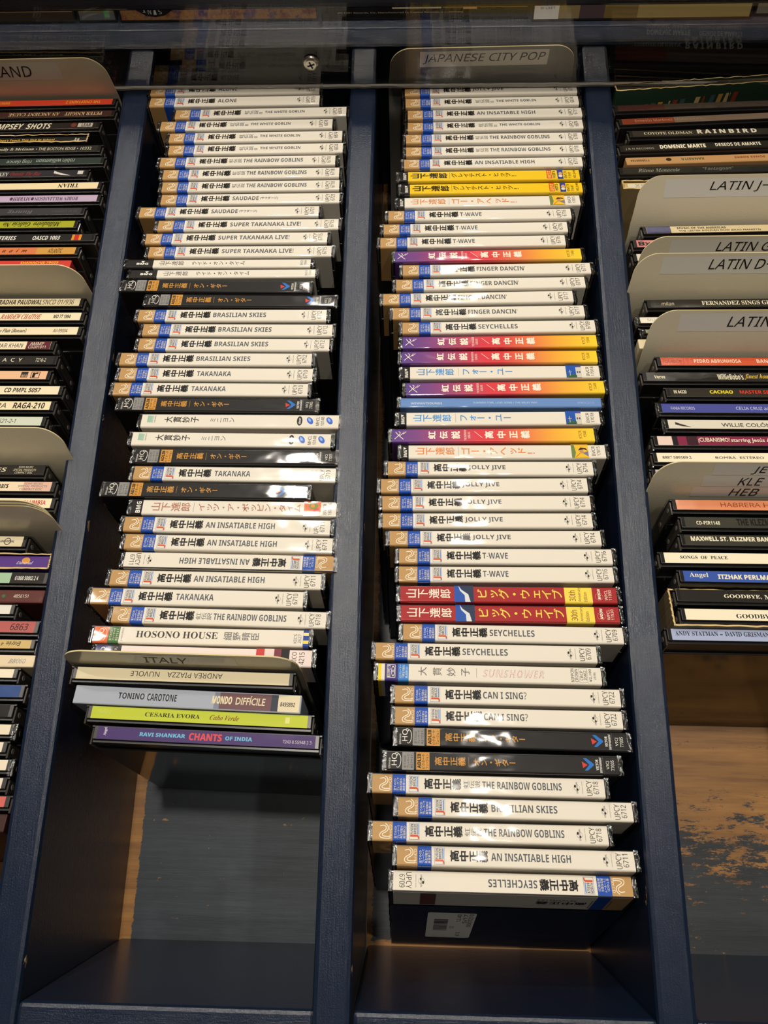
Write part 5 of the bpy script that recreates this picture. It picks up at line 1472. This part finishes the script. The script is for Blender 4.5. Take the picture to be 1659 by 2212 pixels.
# ------------------------------------------------------------------ divider cards
def divider_card(c):
    lean = math.radians(c['lean'])
    yb, yt, zt, w2 = c['yb'], c['yt'], c['zt'], 65.0
    zb = -4.0
    foot = (yb - math.tan(lean) * (DEPTH + zb - 0.5), -DEPTH + 0.5)
    # profile with a soft bend at zb
    L1 = math.hypot(yb - foot[0], zb - foot[1])
    L2 = math.hypot(yt - yb, zt - zb)
    B = min(16.0, L2 * 0.8)       # half length of the bend
    def on(s):
        if s <= L1:
            t = s / L1
            return (foot[0] + (yb - foot[0]) * t, foot[1] + (zb - foot[1]) * t)
        t = (s - L1) / L2
        return (yb + (yt - yb) * t, zb + (zt - zb) * t)
    def prof(s):
        if abs(s - L1) >= B:
            return on(s)
        t = (s - L1 + B) / (2 * B)
        a, b = on(L1 - B), on(L1 + B)
        return tuple((1 - t) ** 2 * a[i] + 2 * t * (1 - t) * (yb, zb)[i] + t * t * b[i] for i in (0, 1))
    def nrm(s):
        a, b = prof(max(0, s - 2)), prof(min(L1 + L2, s + 2))
        dy, dz = b[0] - a[0], b[1] - a[1]
        q = math.hypot(dy, dz)
        return (-dz / q, dy / q)      # towards the front and up
    Ls = L1 + L2
    def P(w, s, off):
        y, z = prof(s)
        n = nrm(s)
        return (w, y + n[0] * off - yb, z + n[1] * off)
    rad = 13.0
    root = empty('divider_card', (c['x'], yb, 0), (0, 0, math.radians(c['yaw'])))
    tag(root, c['label'], 'divider card', 'divider cards')
    mb = MB()
    ss = [0, L1 * 0.4, L1 * 0.8] + [L1 - 16 + 1.5 * q for q in range(30)]
    ss = [s for s in ss if s < Ls - rad] + [Ls - rad + rad * math.sin(math.pi / 2 * t / 10) for t in range(11)]
    fr, bk = [], []
    for s in ss:
        h = w2
        if s > Ls - rad:
            d = s - (Ls - rad)
            h = w2 - rad + math.sqrt(max(0.0, rad * rad - d * d))
        taper = 0.0 if s < L1 else -2.5 * (s - L1) / L2
        h += taper
        fr += [P(-h, s, 0.4), P(h, s, 0.4)]
        bk += [P(-h, s, -0.4), P(h, s, -0.4)]
    n = len(ss)
    k = 2 * n
    mb.add(fr + bk, [(2 * i, 2 * i + 1, 2 * i + 3, 2 * i + 2) for i in range(n - 1)] + [(k + 2 * i, k + 2 * i + 2, k + 2 * i + 3, k + 2 * i + 1) for i in range(n - 1)], M_CARDGREY if c['text'].startswith('JAP') else M_CARD)
    ed = []
    for i in range(n - 1):
        ed += [(2 * i, 2 * i + 2, k + 2 * i + 2, k + 2 * i), (2 * i + 1, k + 2 * i + 1, k + 2 * i + 3, 2 * i + 3)]
    ed += [(2 * n - 2, 2 * n - 1, k + 2 * n - 1, k + 2 * n - 2)]
    mb.add(fr + bk, ed, M_CARDEDGE)
    link('card', mb.mesh('card'), root)
    t = c['text']
    if not t:
        return
    mb = MB()
    A = Art(mb, lambda u, v, h: P(u - w2, Ls - v, 0.42 + h), 0.06)
    # v here is the distance below the top edge
    def sticker(u0, u1, f0, f1, m):
        k = 12
        A.drawn += 1
        h = 0.06 + 0.004 * A.drawn
        vs = []
        for i in range(k + 1):
            v = (f1 + (f0 - f1) * i / k) * L2
            vs += [A.place(u0, v, h), A.place(u1, v, h)]
        mb.add(vs, [(2 * i, 2 * i + 1, 2 * i + 3, 2 * i + 2) for i in range(k)], m)
    def word(s, u0, u1, f0, f1, sh=0.2):
        s = s.replace('–', '\u2212')
        vs, fs = text_geo(s, 0, sh)
        xa, xb = min(v[0] for v in vs), max(v[0] for v in vs)
        ya, yb_ = min(v[1] for v in vs), max(v[1] for v in vs)
        mb.add([A.place(u0 + (x - xa) / (xb - xa) * (u1 - u0), (f1 - (y - ya) / (yb_ - ya) * (f1 - f0)) * L2, 0.2) for x, y in vs], fs, M_BLACK)
    if t == 'LAND':
        sticker(20, 96, 0.06, 0.5, M_STICK)
        word('LAND', 48, 76, 0.16, 0.42)
    elif t == 'ITALY':
        sticker(34, 96, 0.12, 0.66, M_STICK)
        word('ITALY', 45, 69.5, 0.25, 0.6)
    elif t.startswith('JAPANESE'):
        sticker(22, 110, 0.08, 0.48, M_WSTICK)
        word(t, 24, 108, 0.15, 0.4)
    elif t == 'JE|KLE|HEB':
        for q, (s, u0) in enumerate((('JE', 55.5), ('KLE', 50.5), ('HEB', 48))):
            sticker(34 - 4 * q, 110, 0.04 + 0.32 * q, 0.34 + 0.32 * q, M_STICK)
            word(s, u0, 64.5, 0.1 + 0.31 * q, 0.31 + 0.31 * q)
    else:
        sticker(18, 112, 0.07, 0.44, M_STICK)
        word(t, 47, {'LATIN J–K': 92, 'LATIN G–': 86, 'LATIN D–E': 92, 'LATIN A': 82}[t], 0.13, 0.34)
    link('label_sticker', mb.mesh('label_sticker'), root)

for c in CARDS:
    divider_card(c)

# ------------------------------------------------------------------ face-out CDs on the ledge behind the panel
def collage(name, cols, scale, seed):
    m, nt, b = new_mat(name)
    nz = obj_noise(nt, scale, (1, 1, 1), 8, 0.72)
    nz.noise_dimensions = '4D'
    nz.inputs['W'].default_value = seed
    cr = N(nt, 'ShaderNodeValToRGB')
    e = cr.color_ramp.elements
    e[0].position, e[0].color = 0.3, lin(cols[0])
    e[1].position, e[1].color = 0.7, lin(cols[-1])
    for i, c in enumerate(cols[1:-1]):
        q = e.new(0.3 + 0.4 * (i + 1) / (len(cols) - 1))
        q.color = lin(c)
    nt.links.new(nz.outputs['Fac'], cr.inputs[0])
    nt.links.new(cr.outputs[0], b.inputs['Base Color'])
    b.inputs['Roughness'].default_value = 0.4
    b.inputs['Coat Weight'].default_value = 0.6
    return m

def face_out(x0, x1, label, cover, draw=None, dy=0.0, dz=0.0):
    w = x1 - x0
    l = math.radians(24)
    root = empty('cd_case', ((x0 + x1) / 2, YB + 28 + dy, -1.6 + dz), (-l, 0, 0))
    tag(root, label, 'CD', 'CDs shown face-out behind the clear panel')
    mb = MB()
    mb.box(-w / 2, w / 2, 1.0, 10.0, 0, 112, M_TRAY, 0.5)
    link('case_tray', mb.mesh('case_tray'), root)
    mb = MB()
    mb.box(-w / 2, w / 2, -0.2, 0.95, 0, 1.0, M_LID)
    mb.box(-w / 2, w / 2, -0.2, 0.95, 111, 112, M_LID)
    mb.box(-w / 2, -w / 2 + 1.0, -0.2, 0.95, 1, 111, M_LID)
    mb.box(w / 2 - 1.0, w / 2, -0.2, 0.95, 1, 111, M_LID)
    link('case_lid', mb.mesh('case_lid'), root)
    mb = MB()
    mb.box(-w / 2 + 1.2, w / 2 - 1.2, 0.3, 0.9, 1.2, 110.8, cover)
    A = Art(mb, lambda u, v, h: (u - w / 2, 0.3 - h, v))
    if draw:
        draw(A, w)
    link('booklet', mb.mesh('booklet'), root)

def f_tan(A, w):
    A.rect(1.2, w - 1.2, 1.2, 7, ink((52, 42, 34)))
    A.rect(1.2, w - 1.2, 7, 16, ink((150, 118, 72)))
    A.rect(1.2, w - 1.2, 16, 19, ink((120, 84, 62)))
    A.rect(1.2, w - 1.2, 19, 110, ink((84, 54, 58)))
def f_olive(A, w):
    A.rect(1.2, w - 1.2, 1.2, 6, ink((98, 100, 104)))
    A.rect(1.2, w - 1.2, 6, 15, ink((116, 106, 62)))
    A.text('GHB', 16, 26, 8, 12, ink((70, 62, 40)), 180)
    A.rect(w - 9, w - 5, 3, 60, ink((96, 150, 100)), 2)
def f_paint(A, w):
    bk = ink((22, 22, 20))
    A.circle(27, 26, 23, bk, 2)
    Wt = ink((190, 186, 172))
    A.text('TOTA', 11, 43, 13, 24, Wt, 180, 0, layer=3)
    A.text('LIT', 17, 36, 26, 36, Wt, 180, 0, layer=3)
    for i, ch in enumerate("KITCHIN'S NATUR"):
        a = math.radians(-170 + i * 11.5)
        cx, cy = 27 + 20 * math.cos(a), 26 + 20 * math.sin(a)
        if ch.strip():
            A.text(ch, cx - 1.2, cx + 1.2, cy - 1.5, cy + 1.5, Wt, 180, 0, layer=3)
def f_back(A, w):
    Wt = ink((190, 178, 150))
    A.text('Remastered by Rob Norberg', 14, 36, 12.4, 14.6, Wt)
    A.text('Special Thanks to Randy Martin', 14, 40, 9.2, 11.4, Wt)
    A.text('(P) 1991 Records, Inc. Manufactured by Capitol Records, a subsidiary', 12, 104, 3.6, 4.8, Wt)
    A.rect(52, 88, 6.6, 40, ink((206, 190, 150)))
    for q in range(30):
        A.rect(58 + q * 0.85, 58 + q * 0.85 + random.choice((0.25, 0.4, 0.55)), 13.4, 40, INK_K, 2)
    A.text('7777-97800-2', 59, 82, 8.2, 12, INK_K, 0, 0, layer=2)
    A.text('C', 54.4, 55.8, 8.2, 10.4, INK_K, layer=2)
    A.text('0', 85, 86.4, 8.4, 10.8, INK_K, layer=2)
    A.rect(89, w - 1.2, 7, 60, ink((150, 116, 58)))
    A.rect(104, 114, 6, 60, ink((212, 160, 100)), 2)
    A.text('Produced by', 116, 142, 13, 15.4, Wt, layer=2)
    A.text('Selections Composed by', 114, 146, 9.4, 11.6, Wt, layer=2)
def f_price(A, w):
    A.rect(1.2, 19, 0.4, 40, M_WSTICK, 2)
    A.text('定価¥2,100', 5, 16.4, 13, 15.6, INK_K, layer=3)
    A.text('(税抜価格¥2,000)', 4.4, 17, 10.0, 11.8, INK_K, layer=3)
    A.text('2011.6.30まで', 5.4, 16, 7.2, 9.0, INK_K, layer=3)
    A.rect(19, 34, 1.2, 70, ink((160, 140, 96)), 1)
    A.rect(34, 52, 1.2, 70, ink((92, 74, 76)), 1)
    A.rect(52, 76, 1.2, 70, ink((132, 112, 66)), 1)

face_out(-327, -218, 'face-out CD with tan stripe and dark base, leftmost behind the clear panel', ink((84, 54, 58)), f_tan)
face_out(-216, -187, 'narrow face-out CD in grey and olive beside the painted cover', ink((120, 116, 122)), f_olive, 0.5)
face_out(-184.5, -36.5, 'face-out CD with painted cover and round black sticker behind the panel', collage('painted_cover', [(40, 26, 48), (120, 66, 60), (160, 116, 66), (74, 50, 96), (176, 120, 70)], 70, 3.0), f_paint)
face_out(-33.5, 118.5, 'face-out CD with black back insert and barcode label behind the panel', ink((22, 20, 18)), f_back)
face_out(121, 279, 'face-out CD with olive paper and white price sticker behind the panel', ink((176, 154, 96)), f_price, -3)
face_out(282, 328, 'grey-edged face-out CD, rightmost behind the clear panel', ink((128, 122, 108)))
